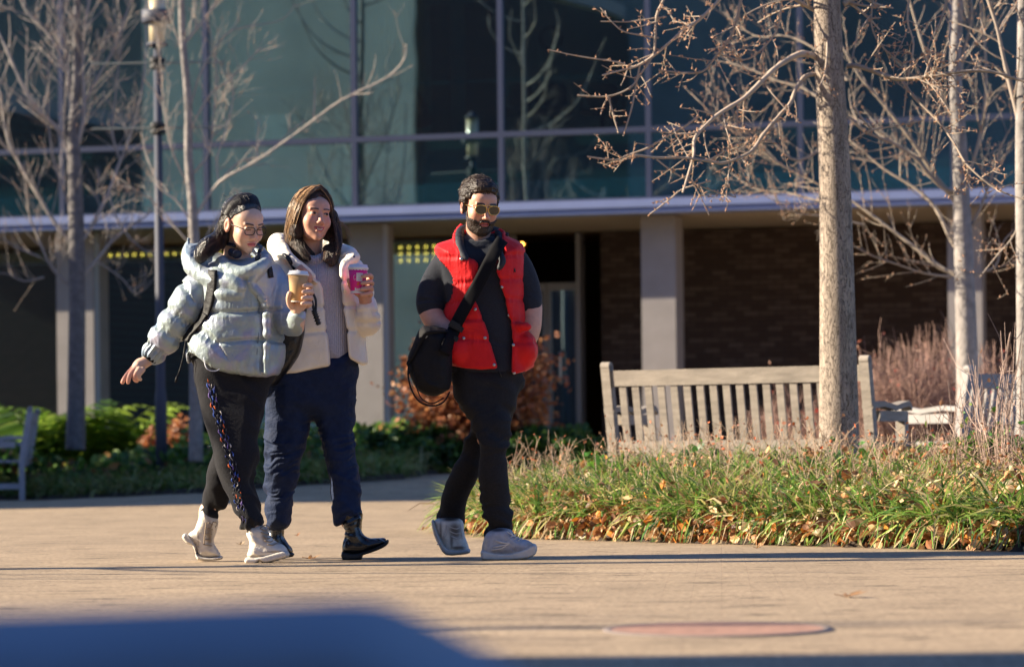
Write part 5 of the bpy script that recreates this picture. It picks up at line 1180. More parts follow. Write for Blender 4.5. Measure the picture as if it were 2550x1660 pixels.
def bark_mats():
    global BARK, TWIG, PBARK
    BARK = mat('ginkgo_bark', (.33, .27, .21), .85, spec=.2); m = BARK; nt = m.node_tree; N = nt.nodes; L = nt.links; b = N['Principled BSDF']
    tc = N.new('ShaderNodeTexCoord'); mp = N.new('ShaderNodeMapping'); mp.inputs['Scale'].default_value = (1, 1, .22); L.new(tc.outputs['Object'], mp.inputs[0])
    vo = N.new('ShaderNodeTexVoronoi'); vo.feature = 'DISTANCE_TO_EDGE'; vo.inputs['Scale'].default_value = 55
    n = N.new('ShaderNodeTexNoise'); n.inputs['Scale'].default_value = 30; n.inputs['Detail'].default_value = 6; L.new(mp.outputs[0], n.inputs[0])
    ad = N.new('ShaderNodeMixRGB'); ad.inputs[0].default_value = .12; L.new(mp.outputs[0], ad.inputs[1]); L.new(n.outputs[1], ad.inputs[2]); L.new(ad.outputs[0], vo.inputs[0])
    cr = N.new('ShaderNodeValToRGB'); cr.color_ramp.elements[0].position = .0; cr.color_ramp.elements[0].color = (.05, .035, .028, 1); cr.color_ramp.elements[1].position = .075; cr.color_ramp.elements[1].color = (.36, .295, .24, 1)
    L.new(vo.outputs[0], cr.inputs[0])
    n3 = N.new('ShaderNodeTexNoise'); n3.inputs['Scale'].default_value = 14; n3.inputs['Detail'].default_value = 8; L.new(mp.outputs[0], n3.inputs[0])
    mr = N.new('ShaderNodeMapRange'); mr.inputs['From Min'].default_value = .3; mr.inputs['From Max'].default_value = .7; mr.inputs['To Min'].default_value = .7; mr.inputs['To Max'].default_value = 1.2; L.new(n3.outputs[0], mr.inputs[0])
    v = N.new('ShaderNodeVectorMath'); v.operation = 'MULTIPLY'; L.new(cr.outputs[0], v.inputs[0]); L.new(mr.outputs[0], v.inputs[1]); L.new(v.outputs[0], b.inputs['Base Color'])
    bp = N.new('ShaderNodeBump'); bp.inputs['Strength'].default_value = .9; bp.inputs['Distance'].default_value = .012; L.new(cr.outputs[0], bp.inputs['Height'])
    b2 = N.new('ShaderNodeBump'); b2.inputs['Strength'].default_value = .5; b2.inputs['Distance'].default_value = .006; L.new(n3.outputs[0], b2.inputs['Height']); L.new(bp.outputs[0], b2.inputs['Normal']); L.new(b2.outputs[0], b.inputs['Normal'])
    TWIG = mat('twig', (.40, .33, .27), .7, attr=True, spec=.3); PBARK = mat('pale_bark', (.26, .235, .22), .8, var=.25, varscale=14, bump=[(30, .4)], spec=.2)
CT = (.40, .32, .25); CB = (.42, .24, .15)
def twig(mb, P, r0, r1, rg, buds=True, col=CT, n=5, budgap=.05):
    P = catmull(P, 4, closed=False); mb.tube(P, np.linspace(r0, r1, len(P))*rg.uniform(.86, 1.16, len(P)), n, cap=False, c=np.array(col)*rg.uniform(.8, 1.15))
    if not buds: return P
    L = np.concatenate([[0], np.cumsum(np.linalg.norm(np.diff(P, axis=0), axis=1))]); s = rg.uniform(0, budgap)
    while s < L[-1]:
        q = np.array([np.interp(s, L, P[:, k]) for k in range(3)]); d = rg.normal(0, 1, 3); d[1] *= .6; d /= np.linalg.norm(d); l = rg.uniform(.012, .026)
        mb.tube([q, q+d*l*.6, q+d*l], [.0034, .0042, .0012], 4, cap=False, c=CB); s += budgap*rg.uniform(.6, 1.5)
    return P
def sub(mb, P, rg, n, length, r, depth, buds, col=CT, up=.0, gap=.05, seg=5):
    """side twigs off polyline P"""
    for k in range(n):
        t = rg.uniform(.15, .98); i = int(t*(len(P)-1)); q = P[i]; tg = P[min(i+1, len(P)-1)]-P[max(i-1, 0)]; tg /= max(np.linalg.norm(tg), 1e-6)
        s = rg.normal(0, 1, 3); s -= (s@tg)*tg; s /= np.linalg.norm(s); d = tg*rg.uniform(.3, .9)+s*rg.uniform(.6, 1.1)+np.array([0, 0, up]); d /= np.linalg.norm(d)
        L = length*rg.uniform(.5, 1.3)*(1.15-t*.5); b = rg.normal(0, .22, 3)+np.array([0, 0, up*.5]); Q = [q, q+d*L*.35+b*L*.06, q+d*L*.7+b*L*.28, q+d*L+b*L*.6]
        PP = twig(mb, Q, r, r*.45, rg, buds, col, seg, gap)
        if depth > 0 and rg.random() < .6: sub(mb, PP, rg, max(1, n//4), length*.5, r*.6, depth-1, buds, col, up, gap, seg)
def tree_obj(label, trunk, rt, mt, branches, group=None, name='tree', seed=1, subs=(7, .5, .006, 1), up=.1, buds=True, col=CT, seg=5, gap=.05, bumpy=0, subf=1.0):
    base = trunk[0]; o = empty(name, base, label, 'tree', group); rg = np.random.default_rng(seed)
    if len(branches) and len(trunk) > 5 and trunk[-1][2] > 4: branches = branches+[(a, b_*.8, c*.8, 4, e*.8, 0) for a, b_, c, d_, e, f_ in rand_limbs(np.array(trunk[0]), np.array(trunk[-1]), np.random.default_rng(seed+500), 12, 1.5, rt[0]*.28, up=.9, z0=.62)]
    P = catmull(trunk, 8, closed=False); rr = np.interp(np.linspace(0, 1, len(P)), np.linspace(0, 1, len(rt)), rt)
    mb = MB(); mb.tube(P, rr, 28 if bumpy else 14); tr = mb.build('trunk', mt, o, True)
    mb = MB()
    for b in branches:
        pts, r0, r1 = b[0], b[1], b[2]; Q = twig(mb, pts, r0, r1, rg, buds, col, 7, gap)
        if len(b) > 3: sub(mb, Q, rg, max(2, int(b[3]*subf)), b[4], max(r1*.7, .0027), b[5] if len(b) > 5 else 1, buds, col, up, gap, seg)
    if mb.n: mb.build('branches', TWIG, o, True)
    return o
def rand_limbs(base, top, rg, n, length, r, up=.8, z0=.3, droop=0):
    """ascending limbs for a background tree"""
    out = []
    for k in range(n):
        t = z0+(1-z0)*(k+.5)/n; q = base+(top-base)*t; a = rg.uniform(0, 6.283); d = np.array([math.cos(a), math.sin(a)*.8, 0]); L = length*(1.25-t*.8)*rg.uniform(.7, 1.2)
        pts = [q, q+d*L*.35+[0, 0, L*.12*up], q+d*L*.68+[0, 0, L*.38*up], q+d*L*.9+[0, 0, L*.78*up]+rg.normal(0, .05*L, 3), q+d*L+[0, 0, L*1.1*up]+rg.normal(0, .06*L, 3)]
        out.append((pts, r*(1.2-t*.7), r*.22, 6, L*.42, 1))
    return out
def Pp(L, d, dd=None):
    """photo polyline to world at depth d; optional third value = depth offset"""
    return [W(q[0], q[1], d+(q[2] if len(q) > 2 else 0)) for q in L]
def build_trees():
    bark_mats(); rg = np.random.default_rng(4)
    d = 17.6; s = d/F
    tr = Pp([(2092, 1180), (2090, 1120), (2087, 880), (2083, 640), (2077, 400), (2062, 100), (2055, -200), (2048, -700), (2060, -1300), (2050, -2000)], d)
    px = lambda r: r*s
    B = []
    def b(L, r0, r1, n=0, ln=.3, dep=1, dd=0): B.append((Pp([(x, y, dd*i/(max(len(L)-1, 1))) for i, (x, y) in enumerate(L)], d), r0*s, r1*s, n, ln, dep) if n else (Pp([(x, y, dd*i/(max(len(L)-1, 1))) for i, (x, y) in enumerate(L)], d), r0*s, r1*s))
    b([(2040, 145), (1997, 134), (1948, 157), (1911, 188), (1853, 244), (1783, 289), (1731, 343), (1727, 388), (1700, 480)], 8.5, 2.6, 14, .28, 1, -.5)
    b([(2040, 185), (2006, 190), (1981, 223), (1969, 256), (1936, 293), (1898, 339), (1874, 374), (1836, 395), (1795, 407), (1762, 401), (1700, 393), (1635, 393), (1569, 386), (1532, 399), (1462, 390)], 5.5, 2, 16, .26, 1, -.7)
    b([(1850, -60), (1845, 0), (1824, 83), (1783, 140), (1750, 178), (1700, 181), (1640, 175)], 4, 2, 12, .25, 1)
    b([(1830, -60), (1791, 0), (1741, 50), (1700, 78), (1647, 124), (1594, 161), (1552, 174), (1499, 188)], 5, 2.2, 12, .24, 1)
    b([(1665, -60), (1652, 0), (1635, 41), (1631, 103), (1627, 136), (1594, 186), (1569, 219), (1515, 240), (1437, 238)], 4, 2, 9, .2, 1)
    b([(1515, 240), (1528, 289), (1540, 331)], 2.2, 1.6, 3, .1, 0); b([(1594, 161), (1585, 207), (1573, 269), (1552, 339)], 2.4, 1.6, 3, .12, 0)
    b([(1557, 160), (1520, 152), (1470, 145), (1428, 138), (1364, 124)], 2.2, 1.3); b([(1640, 95), (1602, 89), (1552, 78), (1519, 50), (1495, 19)], 2.4, 1.3, 3, .12, 0); b([(1660, 42), (1600, 50), (1560, 55), (1495, 54)], 2, 1.3)
    b([(1740, 290), (1700, 318), (1656, 343), (1614, 368), (1569, 384)], 3, 2, 5, .16, 0); b([(1770, 450), (1700, 471), (1668, 496), (1619, 533)], 2.4, 1.5, 3, .12, 0)
    b([(1635, 397), (1672, 425), (1700, 442), (1760, 470), (1833, 492)], 2.4, 1.4, 4, .14, 0); b([(1836, 395), (1850, 430), (1870, 468)], 2, 1.3)
    b([(1762, 401), (1800, 380), (1850, 356), (1930, 355)], 2.4, 1.4, 4, .14, 0)
    b([(2110, 165), (2138, 165), (2196, 186), (2245, 198), (2320, 190), (2382, 180), (2464, 178), (2547, 202), (2620, 220)], 6.5, 2.6, 18, .28, 1, -.3)
    b([(2245, 198), (2278, 244), (2340, 306), (2378, 360), (2411, 413), (2480, 470), (2560, 500)], 4, 1.8, 16, .26, 1, -.4)
    b([(2050, -60), (2058, 60), (2060, 130), (2052, 190), (2040, 215)], 3.2, 1.6, 5, .16, 1, -.2)
    b([(2100, 10), (2160, -20), (2240, -60)], 9, 6, 6, .3); b([(2036, 30), (1990, 5), (1940, -30), (1880, -60)], 6, 4, 8, .35)
    b([(1945, -40), (1940, 60), (1900, 120), (1850, 150), (1780, 130)], 3, 1.6, 10, .22); b([(2180, -40), (2170, 60), (2200, 120), (2250, 160)], 3, 1.6, 9, .2); b([(2270, -40), (2260, 50), (2275, 110), (2262, 190), (2250, 290)], 3, 1.5, 9, .2)
    b([(2370, -40), (2340, 60), (2310, 120), (2330, 220)], 3, 1.5, 9, .22); b([(2120, 350), (2170, 325), (2240, 312), (2300, 300)], 2.6, 1.4, 5, .14, 0)
    b([(2128, 268), (2150, 300), (2172, 322)], 3, 2)
    # limbs above the frame, which throw the branch shadows
    for k in range(16):
        zq = -250-k*110; sg = -1 if k % 2 else 1; a = rg.uniform(-1.6, 1.6); L = 420-k*12
        b([(2052, zq), (2052+sg*L*.4, zq-60), (2052+sg*L*.8, zq-200), (2052+sg*L, zq-420)], 7, 2, 5, .5, 1, a)
    tree_obj('pale furrowed trunk with budding bare branches, standing in front of the wooden bench', tr, [a*s for a in (54, 51, 46, 42, 39, 35, 31, 26, 18, 6)], BARK, B, seed=6, buds=True, bumpy=1, up=.04, subf=1.15, gap=.04)
    # far right trunk
    d2 = 19.5; s2 = d2/F
    tr = Pp([(2556, 1150), (2553, 800), (2548, 400), (2550, 0), (2556, -500), (2550, -1400)], d2)
    B = [(Pp([(2545, 330), (2525, 250), (2500, 150), (2480, 60), (2440, -60)], d2), 7*s2, 4*s2, 10, .4), (Pp([(2540, 560), (2515, 600), (2480, 640), (2440, 690)], d2), 3*s2, 1.5*s2, 8, .3), (Pp([(2552, 120), (2600, 40), (2660, -80)], d2), 6*s2, 3*s2, 6, .5)]
    tree_obj('slim pale trunk cut off by the right edge of the photo', tr, [a*s2 for a in (26, 22, 20, 17, 13, 6)], PBARK, B, seed=9, col=(.33, .27, .22))
    # right background tree
    d3 = 24.; s3 = d3/F
    tr = Pp([(2412, 1010), (2408, 880), (2402, 700), (2395, 520), (2388, 350), (2378, 180), (2385, 0), (2380, -300), (2370, -800)], d3); cb = (.34, .28, .22); B = []
    def c(L, r0, r1, n=8, ln=.45, dd=0): B.append((Pp([(x, y, dd*i/len(L)) for i, (x, y) in enumerate(L)], d3), r0*s3*.75, r1*s3*.45, int(n*1.6), ln, 1))
    c([(2392, 480), (2350, 470), (2310, 430), (2275, 390), (2220, 355), (2160, 330), (2112, 292), (2060, 260)], 8, 5, 9, .5, -.3); c([(2400, 640), (2370, 600), (2330, 520), (2280, 470), (2200, 420), (2130, 360), (2090, 330)], 8, 4, 9, .5, .4)
    c([(2396, 690), (2340, 665), (2270, 610), (2190, 550), (2120, 500), (2060, 470), (2000, 440)], 9, 4, 10, .5, .6); c([(2395, 520), (2330, 440), (2270, 350), (2200, 260), (2140, 190), (2100, 120), (2050, 20)], 9, 4, 9, .5)
    c([(2370, 690), (2300, 680), (2240, 660), (2180, 640), (2120, 610)], 5, 2.5, 9, .35); c([(2400, 600), (2440, 520), (2470, 440), (2500, 350), (2530, 300)], 6, 3, 9, .5); c([(2400, 460), (2430, 380), (2450, 280), (2455, 160), (2440, 0)], 7, 5, 8, .5); c([(2385, 240), (2400, 130), (2420, 40), (2410, -60)], 6, 4, 8, .5)
    c([(2390, 330), (2340, 230), (2300, 120), (2270, 20), (2250, -60)], 7, 4, 9, .5)
    c([(2100, 330), (1990, 400), (1920, 350), (1850, 340), (1790, 300), (1720, 230)], 5, 2.5, 12, .4); c([(2000, 440), (1930, 400), (1880, 350), (1830, 290), (1800, 200)], 5, 2.5, 12, .4); c([(2060, 260), (2000, 220), (1930, 200), (1860, 170), (1780, 150)], 5, 2.5, 12, .4, .5); c([(2110, 200), (2040, 130), (1960, 90), (1880, 90), (1800, 30)], 5, 3, 12, .45, .6)
    c([(2120, 500), (2040, 500), (1960, 480), (1880, 470), (1820, 430)], 4.5, 2, 12, .4, .6); c([(2150, 560), (2060, 540), (1980, 530), (1930, 500)], 4, 2, 9, .35)
    c([(2405, 700), (2440, 680), (2480, 660), (2500, 600), (2540, 560)], 5, 2.5, 8, .4)
    tree_obj('bare tree with long upswept limbs rising behind the right-hand shrubs', tr, [a*s3 for a in (30, 27, 25, 22, 19, 16, 13, 10, 4)], PBARK, B, seed=12, col=cb, up=.35, gap=.12)
    # left trees
    d4 = 33.5; s4 = d4/F; tr = Pp([(188, 1120), (190, 1000), (192, 760), (190, 560), (186, 400), (182, 330), (190, 200), (192, 0), (200, -300), (200, -700)], d4); B = []; cc = (.36, .32, .29)
    def e(L, r0, r1, n=9, ln=.6, dd=0, col=None): B.append((Pp([(x, y, dd*i/len(L)) for i, (x, y) in enumerate(L)], d4), r0*s4*.68, r1*s4*.4, int(n*1.8), ln, 1))
    e([(178, 420), (150, 330), (90, 270), (50, 200), (10, 110), (-30, 30)], 9, 6); e([(190, 620), (140, 560), (90, 480), (50, 410), (20, 350), (0, 240), (-10, 150)], 9, 5); e([(188, 720), (150, 690), (120, 650), (90, 580), (70, 520), (60, 400)], 8, 4)
    e([(192, 620), (230, 560), (270, 480), (300, 400), (330, 320), (360, 180), (365, 0)], 8, 4, 10, .6); e([(196, 700), (240, 650), (280, 600), (330, 560), (380, 520), (400, 440)], 7, 3, 10, .5); e([(188, 380), (210, 280), (205, 160), (215, 40), (240, -60)], 9, 6, 10, .6)
    e([(186, 340), (175, 260), (170, 160), (150, 60), (120, -40)], 8, 5, 10, .6); e([(190, 300), (240, 200), (290, 110), (320, 20), (350, -60)], 7, 4, 10, .6); e([(175, 200), (130, 100), (60, 20), (40, -60)], 6, 4, 10, .6); e([(190, 560), (160, 480), (130, 380), (120, 260), (125, 130)], 6, 3, 10, .5)
    e([(100, 640), (50, 620), (0, 590), (-60, 570)], 4, 2, 8, .5); e([(110, 690), (60, 700), (10, 680), (-50, 690)], 4, 2, 6, .5); e([(240, 650), (300, 690), (340, 730), (380, 700)], 3, 1.5, 6, .4)
    e([(270, 480), (290, 540), (330, 600), (390, 640)], 5, 2.5, 8, .4); e([(300, 400), (280, 330), (290, 220), (300, 120)], 5, 3, 9, .5)
    tree_obj('bare grey tree with many rising limbs, behind the left bench', tr, [a*s4 for a in (26, 23, 21, 20, 17, 14, 11, 9, 7, 3)], mat('grey_bark', (.15, .14, .14), .85, var=.25, varscale=14, bump=[(30, .4)], spec=.2), B, seed=21, col=cc, up=.5, gap=.2)
    d5 = 31.; s5 = d5/F; tr = Pp([(488, 1150), (488, 1000), (486, 700), (480, 520), (470, 400), (468, 250), (456, 110), (452, 0), (450, -300), (445, -700)], d5); B = []
    def g(L, r0, r1, n=8, ln=.55, dd=0): B.append((Pp([(x, y, dd*i/len(L)) for i, (x, y) in enumerate(L)], d5), r0*s5*.58, r1*s5*.4, int(n*1.6), ln, 1))
    g([(486, 540), (545, 455), (640, 400), (740, 330), (850, 250), (960, 195), (1005, 150), (1012, 110)], 7, 3, 7, .45, -.4); g([(545, 455), (600, 400), (655, 390), (720, 330), (760, 300)], 4, 2, 6, .4); g([(470, 330), (520, 240), (570, 200), (620, 150), (648, 120)], 5, 2.5, 8, .4)
    g([(468, 300), (500, 180), (560, 90), (600, 70), (700, 50), (735, 10)], 4, 2, 7, .4); g([(458, 110), (500, 60), (540, 0), (560, -60)], 6, 4, 8, .5); g([(456, 130), (430, 60), (410, -20)], 5, 3, 8, .5); g([(480, 560), (440, 500), (400, 470), (370, 400), (350, 330)], 5, 2.5, 9, .5)
    g([(478, 480), (430, 380), (410, 280), (400, 160), (380, 60)], 5, 3, 9, .5); g([(474, 440), (520, 380), (530, 300), (540, 180), (520, 60)], 5, 3, 9, .5); g([(486, 620), (440, 570), (380, 500), (330, 470), (290, 460)], 4.5, 2, 9, .45); g([(545, 455), (540, 400), (560, 330), (580, 250), (575, 180)], 4, 2.5, 8, .45); g([(640, 400), (640, 340), (650, 290)], 3, 1.5, 4, .3)
    g([(486, 640), (530, 560), (560, 520), (600, 490)], 4, 2, 6, .4); g([(780, 300), (784, 240), (783, 190)], 3, 2, 0, .3)
    tree_obj('slender white-barked tree rising behind the woman in silver', tr, [a*s5 for a in (19, 17, 16, 12, 11, 10, 9, 8, 6, 3)], PBARK, [b_ if len(b_) < 4 or b_[3] else b_[:3] for b_ in B], seed=23, col=(.42, .37, .32), up=.4, gap=.2)
    # trees just off to the left: only their shadows cross the paving
    for i, (x, y, lab) in enumerate(((-8.2, 13.45, 'bare tree just off to the left, farther one'), (-13.0, 8.75, 'bare tree just off to the left, nearer one'))):
        b0 = np.array([x, y, 0.]); t0 = b0+np.array([.2, 0, 6.5]); r_ = np.random.default_rng(40+i)
        tree_obj(lab, [b0, b0+(0, 0, 2.), b0+(.1, 0, 4.5), t0], [.11, .09, .07, .02], PBARK, rand_limbs(b0, t0, r_, 12, 1.6, .03), seed=50+i, col=cc, buds=False, up=.3)
    # mirrored trees seen in the glass
    for i, (px_, dist, hgt, lab) in enumerate(((705, 40, 11, 'bare tree reflected in the tall panes above the woman in silver'), (800, 46, 10, 'bare tree reflected beside the second mullion'), (930, 44, 6, 'small bare tree reflected low beside the dark panes'))):
        q = mirror(px_, 400, dist); b0 = np.array([q[0], q[1], 0.]); t0 = b0+np.array([.3, .1, hgt]); r_ = np.random.default_rng(60+i)
        tree_obj(lab, [b0, b0+(0, 0, hgt*.4), t0-(0, 0, hgt*.2), t0], [.2, .16, .1, .04], mat('dark_bark', (.025, .022, .02), .9), rand_limbs(b0, t0, r_, 22, 2.4, .06, up=.7), seed=70+i, col=(.02, .018, .016), buds=False, up=.4)
# ------------------------------------------------------------------ beds
RB = np.array([(-.34, 18.6), (-.30, 18.1), (-.12, 17.35), (.28, 16.75), (.95, 15.95), (1.58, 15.2), (2.43, 14.25), (3.6, 13.1), (6, 11.8), (8, 14), (8, 26), (3.2, 26), (2.9, 19.0), (.55, 20.0), (.0, 20.3)])
def bed_h(x, y):
    d = -poly_sd(RB, np.ravel(x), np.ravel(y)).reshape(np.shape(x)); return .02+.17*np.clip(d/1.1, 0, 1)**.8
def in_bed(x, y, m=0.0): return poly_sd(RB, x, y) < -m
def blades(mb, base, n, L, rg, w=.0055, seg=5, lean=.9, front=.35, cols=None):
    """arching blades from base points (N,3)"""
    N = len(base)*n; b = np.repeat(base, n, 0)+np.concatenate([rg.normal(0, .018, (N, 2)), np.zeros((N, 1))], 1)
    a = rg.uniform(0, 2*np.pi, N); dx = np.cos(a); dy = np.sin(a)-front; nn = np.hypot(dx, dy); dx /= nn; dy /= nn
    Ln = L*rg.uniform(.55, 1.2, N); k = lean*rg.uniform(.4, 1.5, N); t = np.linspace(0, 1, seg)
    ang = np.minimum(.15*k[:, None]+k[:, None]*1.9*t[None], 2.75)          # angle from vertical along the blade
    ds = Ln[:, None]/(seg-1); hx = np.cumsum(np.sin(ang)*ds, 1)-np.sin(ang[:, :1])*ds; hz = np.cumsum(np.cos(ang)*ds, 1)-np.cos(ang[:, :1])*ds
    C = np.stack([b[:, 0, None]+hx*dx[:, None], b[:, 1, None]+hx*dy[:, None], b[:, 2, None]+hz], -1)
    C[:, :, 2] = np.maximum(C[:, :, 2], ground_z(C[:, :, 0], C[:, :, 1])+.006)
    sx, sy = -dy, dx; wd = w*rg.uniform(.7, 1.2, N)[:, None]*np.array([.8, 1, .95, .7, .15] if seg == 5 else np.linspace(1, .2, seg))[None]
    tw = rg.normal(0, .5, N)
    S = np.stack([sx*np.cos(tw), sy*np.cos(tw), np.sin(tw)], -1)[:, None]*wd[..., None]
    V = np.stack([C-S, C+S], 2).reshape(-1, 3); i = (np.arange(N)*seg*2)[:, None]+(np.arange(seg-1)*2)[None]; q = np.stack([i, i+1, i+3, i+2], -1).reshape(-1, 4)
    cl = cols(rg, N); c = np.repeat(cl, seg*2, 0); mb.add(V, q, c=c)
def leaf_litter(mb, P, size, rg, cols, curl=.5):
    """curled leaf blades: 2x3 patches at points P (N,3)"""
    N = len(P); s = size*rg.uniform(.5, 1.25, N); u = rg.normal(0, 1, (N, 3)); u[:, 2] *= .6; u /= np.linalg.norm(u, axis=1, keepdims=True)
    r = rg.normal(0, 1, (N, 3)); r[:, 2] += .8; n = np.cross(u, r); n /= np.linalg.norm(n, axis=1, keepdims=True); v = np.cross(n, u)
    tpl = [(-1, 0), (-.35, .62), (.45, .5), (1, 0), (.45, -.5), (-.35, -.62), (0, 0)]; V = np.zeros((N, 7, 3)); cu = rg.uniform(-curl, curl*1.6, N)
    for k, (a, b) in enumerate(tpl):
        V[:, k] = P+u*(a*s)[:, None]+v*(b*s)[:, None]+n*((cu*(b*b*1.3+a*a*.4))*s)[:, None]
    i = (np.arange(N)*7)[:, None]; t = np.concatenate([np.stack([i[:, 0]+6, i[:, 0]+k, i[:, 0]+(k+1) % 6], 1) for k in range(6)])
    c = np.repeat(cols(rg, N), 7, 0); mb.add(V.reshape(-1, 3), t=t, c=c)
def pick(cols, p=None, vr=.3):
    cols = np.array(cols)
    def f(rg, N): return cols[rg.choice(len(cols), N, p=p)]*rg.uniform(1-vr, 1+vr, (N, 1))
    return f
GRASS = pick([(.11, .23, .045), (.18, .33, .06), (.34, .43, .10), (.55, .50, .20), (.66, .54, .32), (.05, .12, .04)], [.23, .26, .18, .13, .12, .08])
LITTER = pick([(.42, .20, .08), (.30, .11, .035), (.55, .34, .17), (.16, .075, .035), (.60, .22, .03), (.5, .40, .25)], [.25, .2, .2, .15, .1, .1])
def leafm(name, tr=.25, rough=.5):
    m = bpy.data.materials.new(name); m.use_nodes = True; nt = m.node_tree; N = nt.nodes; b = N['Principled BSDF']; b.inputs['Roughness'].default_value = rough
    a = N.new('ShaderNodeVertexColor'); a.layer_name = 'col'; nt.links.new(a.outputs[0], b.inputs['Base Color'])
    t = N.new('ShaderNodeBsdfTranslucent'); nt.links.new(a.outputs[0], t.inputs[0]); mx = N.new('ShaderNodeMixShader'); mx.inputs[0].default_value = tr
    nt.links.new(b.outputs[0], mx.inputs[1]); nt.links.new(t.outputs[0], mx.inputs[2]); nt.links.new(mx.outputs[0], N['Material Output'].inputs[0]); return m
def scatter_in(rg, n, x0, x1, y0, y1, cond):
    out = np.zeros((0, 2))
    while len(out) < n:
        p = np.stack([rg.uniform(x0, x1, n*3), rg.uniform(y0, y1, n*3)], 1); p = p[cond(p[:, 0], p[:, 1])]; out = np.concatenate([out, p])
    return out[:n]
def stalk(mb, lm, q, h, rg, r=.0022, col=(.34, .235, .16), leaf=.5, leaves=None):
    k = rg.normal(0, .22, 2); P = [q, q+np.array([k[0]*h*.3, k[1]*h*.3, h*.4]), q+np.array([k[0]*h*.8, k[1]*h*.8, h*.75]), q+np.array([k[0]*h*1.3, k[1]*h*1.3, h])]
    c = np.array(col)*rg.uniform(.6, 1.5); mb.tube(P, [r*1.3, r, r*.8, r*.5], 4, cap=False, c=c)
    for j in range(rg.integers(1, 4)):
        t = rg.uniform(.4, .95); b = np.array(P[1])*(1-t)+np.array(P[3])*t; e = b+np.array([rg.normal(0, .04), rg.normal(0, .04), rg.uniform(.02, .09)]); mb.tube([b, (b+e)/2+rg.normal(0, .006, 3), e], [r*.7, r*.6, r*.4], 4, cap=False, c=c)
        if rg.random() < leaf: lm.append(e)
    return P[-1]
def build_right_bed():
    rg = np.random.default_rng(17)
    X, Y = np.meshgrid(np.arange(-1, 8.2, .1), np.arange(11, 27, .1), indexing='ij'); ins = in_bed(X.ravel(), Y.ravel(), -.06).reshape(X.shape)
    Z = np.where(ins, bed_h(X, Y)+.02*fbm(np.stack([X.ravel()*5, Y.ravel()*5, X.ravel()*0], 1)).reshape(X.shape), -.05); ny = X.shape[1]
    V = np.stack([X, Y, Z], -1).reshape(-1, 3); i = np.arange(X.shape[0]-1)[:, None]*ny+np.arange(ny-1)[None]; q = np.stack([i, i+ny, i+ny+1, i+1], -1).reshape(-1, 4)
    keep = ins.ravel()[q].any(1); tag(mesh_np('soil', V, q[keep], mat('soil', (.045, .030, .02), .95, var=.4, varscale=30, bump=(50, .8))), kind='structure')
    gm = leafm('liriope_blade', .3, .3); mb = MB()
    vis = lambda x, y: in_bed(x, y, .05) & (np.abs(x) < y*.26+.2) & (y < 18.9-.30*(x-.3)) 
    b = scatter_in(rg, 2900, -.5, 4.6, 12.4, 19.2, vis)
    den = fbm(np.stack([b[:, 0]*1.4, b[:, 1]*1.4, b[:, 0]*0], 1), 2); rightbare = np.clip((b[:, 0]-1.3)/1.2, 0, 1)*.8
    b = b[rg.random(len(b)) > rightbare*(den < .47)]
    base = np.column_stack([b, bed_h(b[:, 0], b[:, 1])]); blades(mb, base, 26, .37, rg, w=.0062, cols=GRASS, lean=1.05, front=.6)
    blades(mb, base[::2]+rg.normal(0, .05, (len(base[::2]), 3))*[1, 1, .2], 7, .42, rg, w=.004, cols=pick([(.42, .30, .17), (.30, .20, .11), (.55, .44, .26)]), lean=1.3, front=.7)
    tag(mb.build('grass', gm, None), 'clumps of strappy green and straw-yellow grass filling the bed in front of the bench', 'grass', kind='stuff')
    # fallen leaves
    lm = leafm('dry_leaf', .2, .6); mb = MB()
    e = scatter_in(rg, 4600, -.6, 4.4, 12.4, 18.6, lambda x, y: (np.abs(poly_sd(RB, x, y)+.10) < .2) & (np.abs(x) < y*.26+.2) & (y < 18))
    h = np.where(in_bed(e[:, 0], e[:, 1]), bed_h(e[:, 0], e[:, 1]), 0)+rg.uniform(.01, .13, len(e)); P = [np.column_stack([e, h])]
    e = scatter_in(rg, 3600, .9, 3.3, 13, 17.5, lambda x, y: in_bed(x, y) & (x > 1.1+rg.exponential(.5, len(x))*1.0) & (x < y*.19+.2)); P.append(np.column_stack([e, bed_h(e[:, 0], e[:, 1])+rg.uniform(.03, .22, len(e))]))
    e = scatter_in(rg, 1300, -.4, 1.3, 15.8, 18.6, lambda x, y: in_bed(x, y) & (poly_sd(RB, x, y) > -.45)); P.append(np.column_stack([e, bed_h(e[:, 0], e[:, 1])+rg.uniform(.02, .20, len(e))]))
    e = scatter_in(rg, 900, -.4, 3.3, 13, 18.5, lambda x, y: in_bed(x, y) & (x < y*.19+.2)); P.append(np.column_stack([e, bed_h(e[:, 0], e[:, 1])+rg.uniform(.1, .30, len(e))]))
    leaf_litter(mb, np.concatenate(P), .031, rg, LITTER, 1.0)
    tag(mb.build('fallen_leaves', lm, None), 'orange and brown fallen leaves gathered along the edge of the bed', 'fallen leaves', kind='stuff')
    # dry stalks
    mb = MB(); tips = []
    st = scatter_in(rg, 620, -.3, 3.4, 15.2, 18.9, lambda x, y: in_bed(x, y, .15) & (y > 16.9-.95*(x-.3)) & (x < y*.19+.2) & (y < 18.9-.3*(x-.3)))
    for x, y in st: stalk(mb, tips, np.array([x, y, float(bed_h(np.array([x]), np.array([y]))[0])]), rg.uniform(.28, .50)*(1 if x < 1.9 else .82), rg)
    tag(mb.build('dry_stalks', leafm('stalk', .05, .7), None), 'reddish-brown dry stalks standing above the grass in front of the bench', 'dry stalks', kind='stuff')
    mb = MB(); leaf_litter(mb, np.array(tips), .013, rg, pick([(.40, .16, .08), (.30, .12, .07), (.5, .25, .12), (.55, .12, .03)]), .8)
    tag(mb.build('seed_heads', lm, None), 'small withered leaves and seed heads on the dry stalks', 'seed heads', kind='stuff')
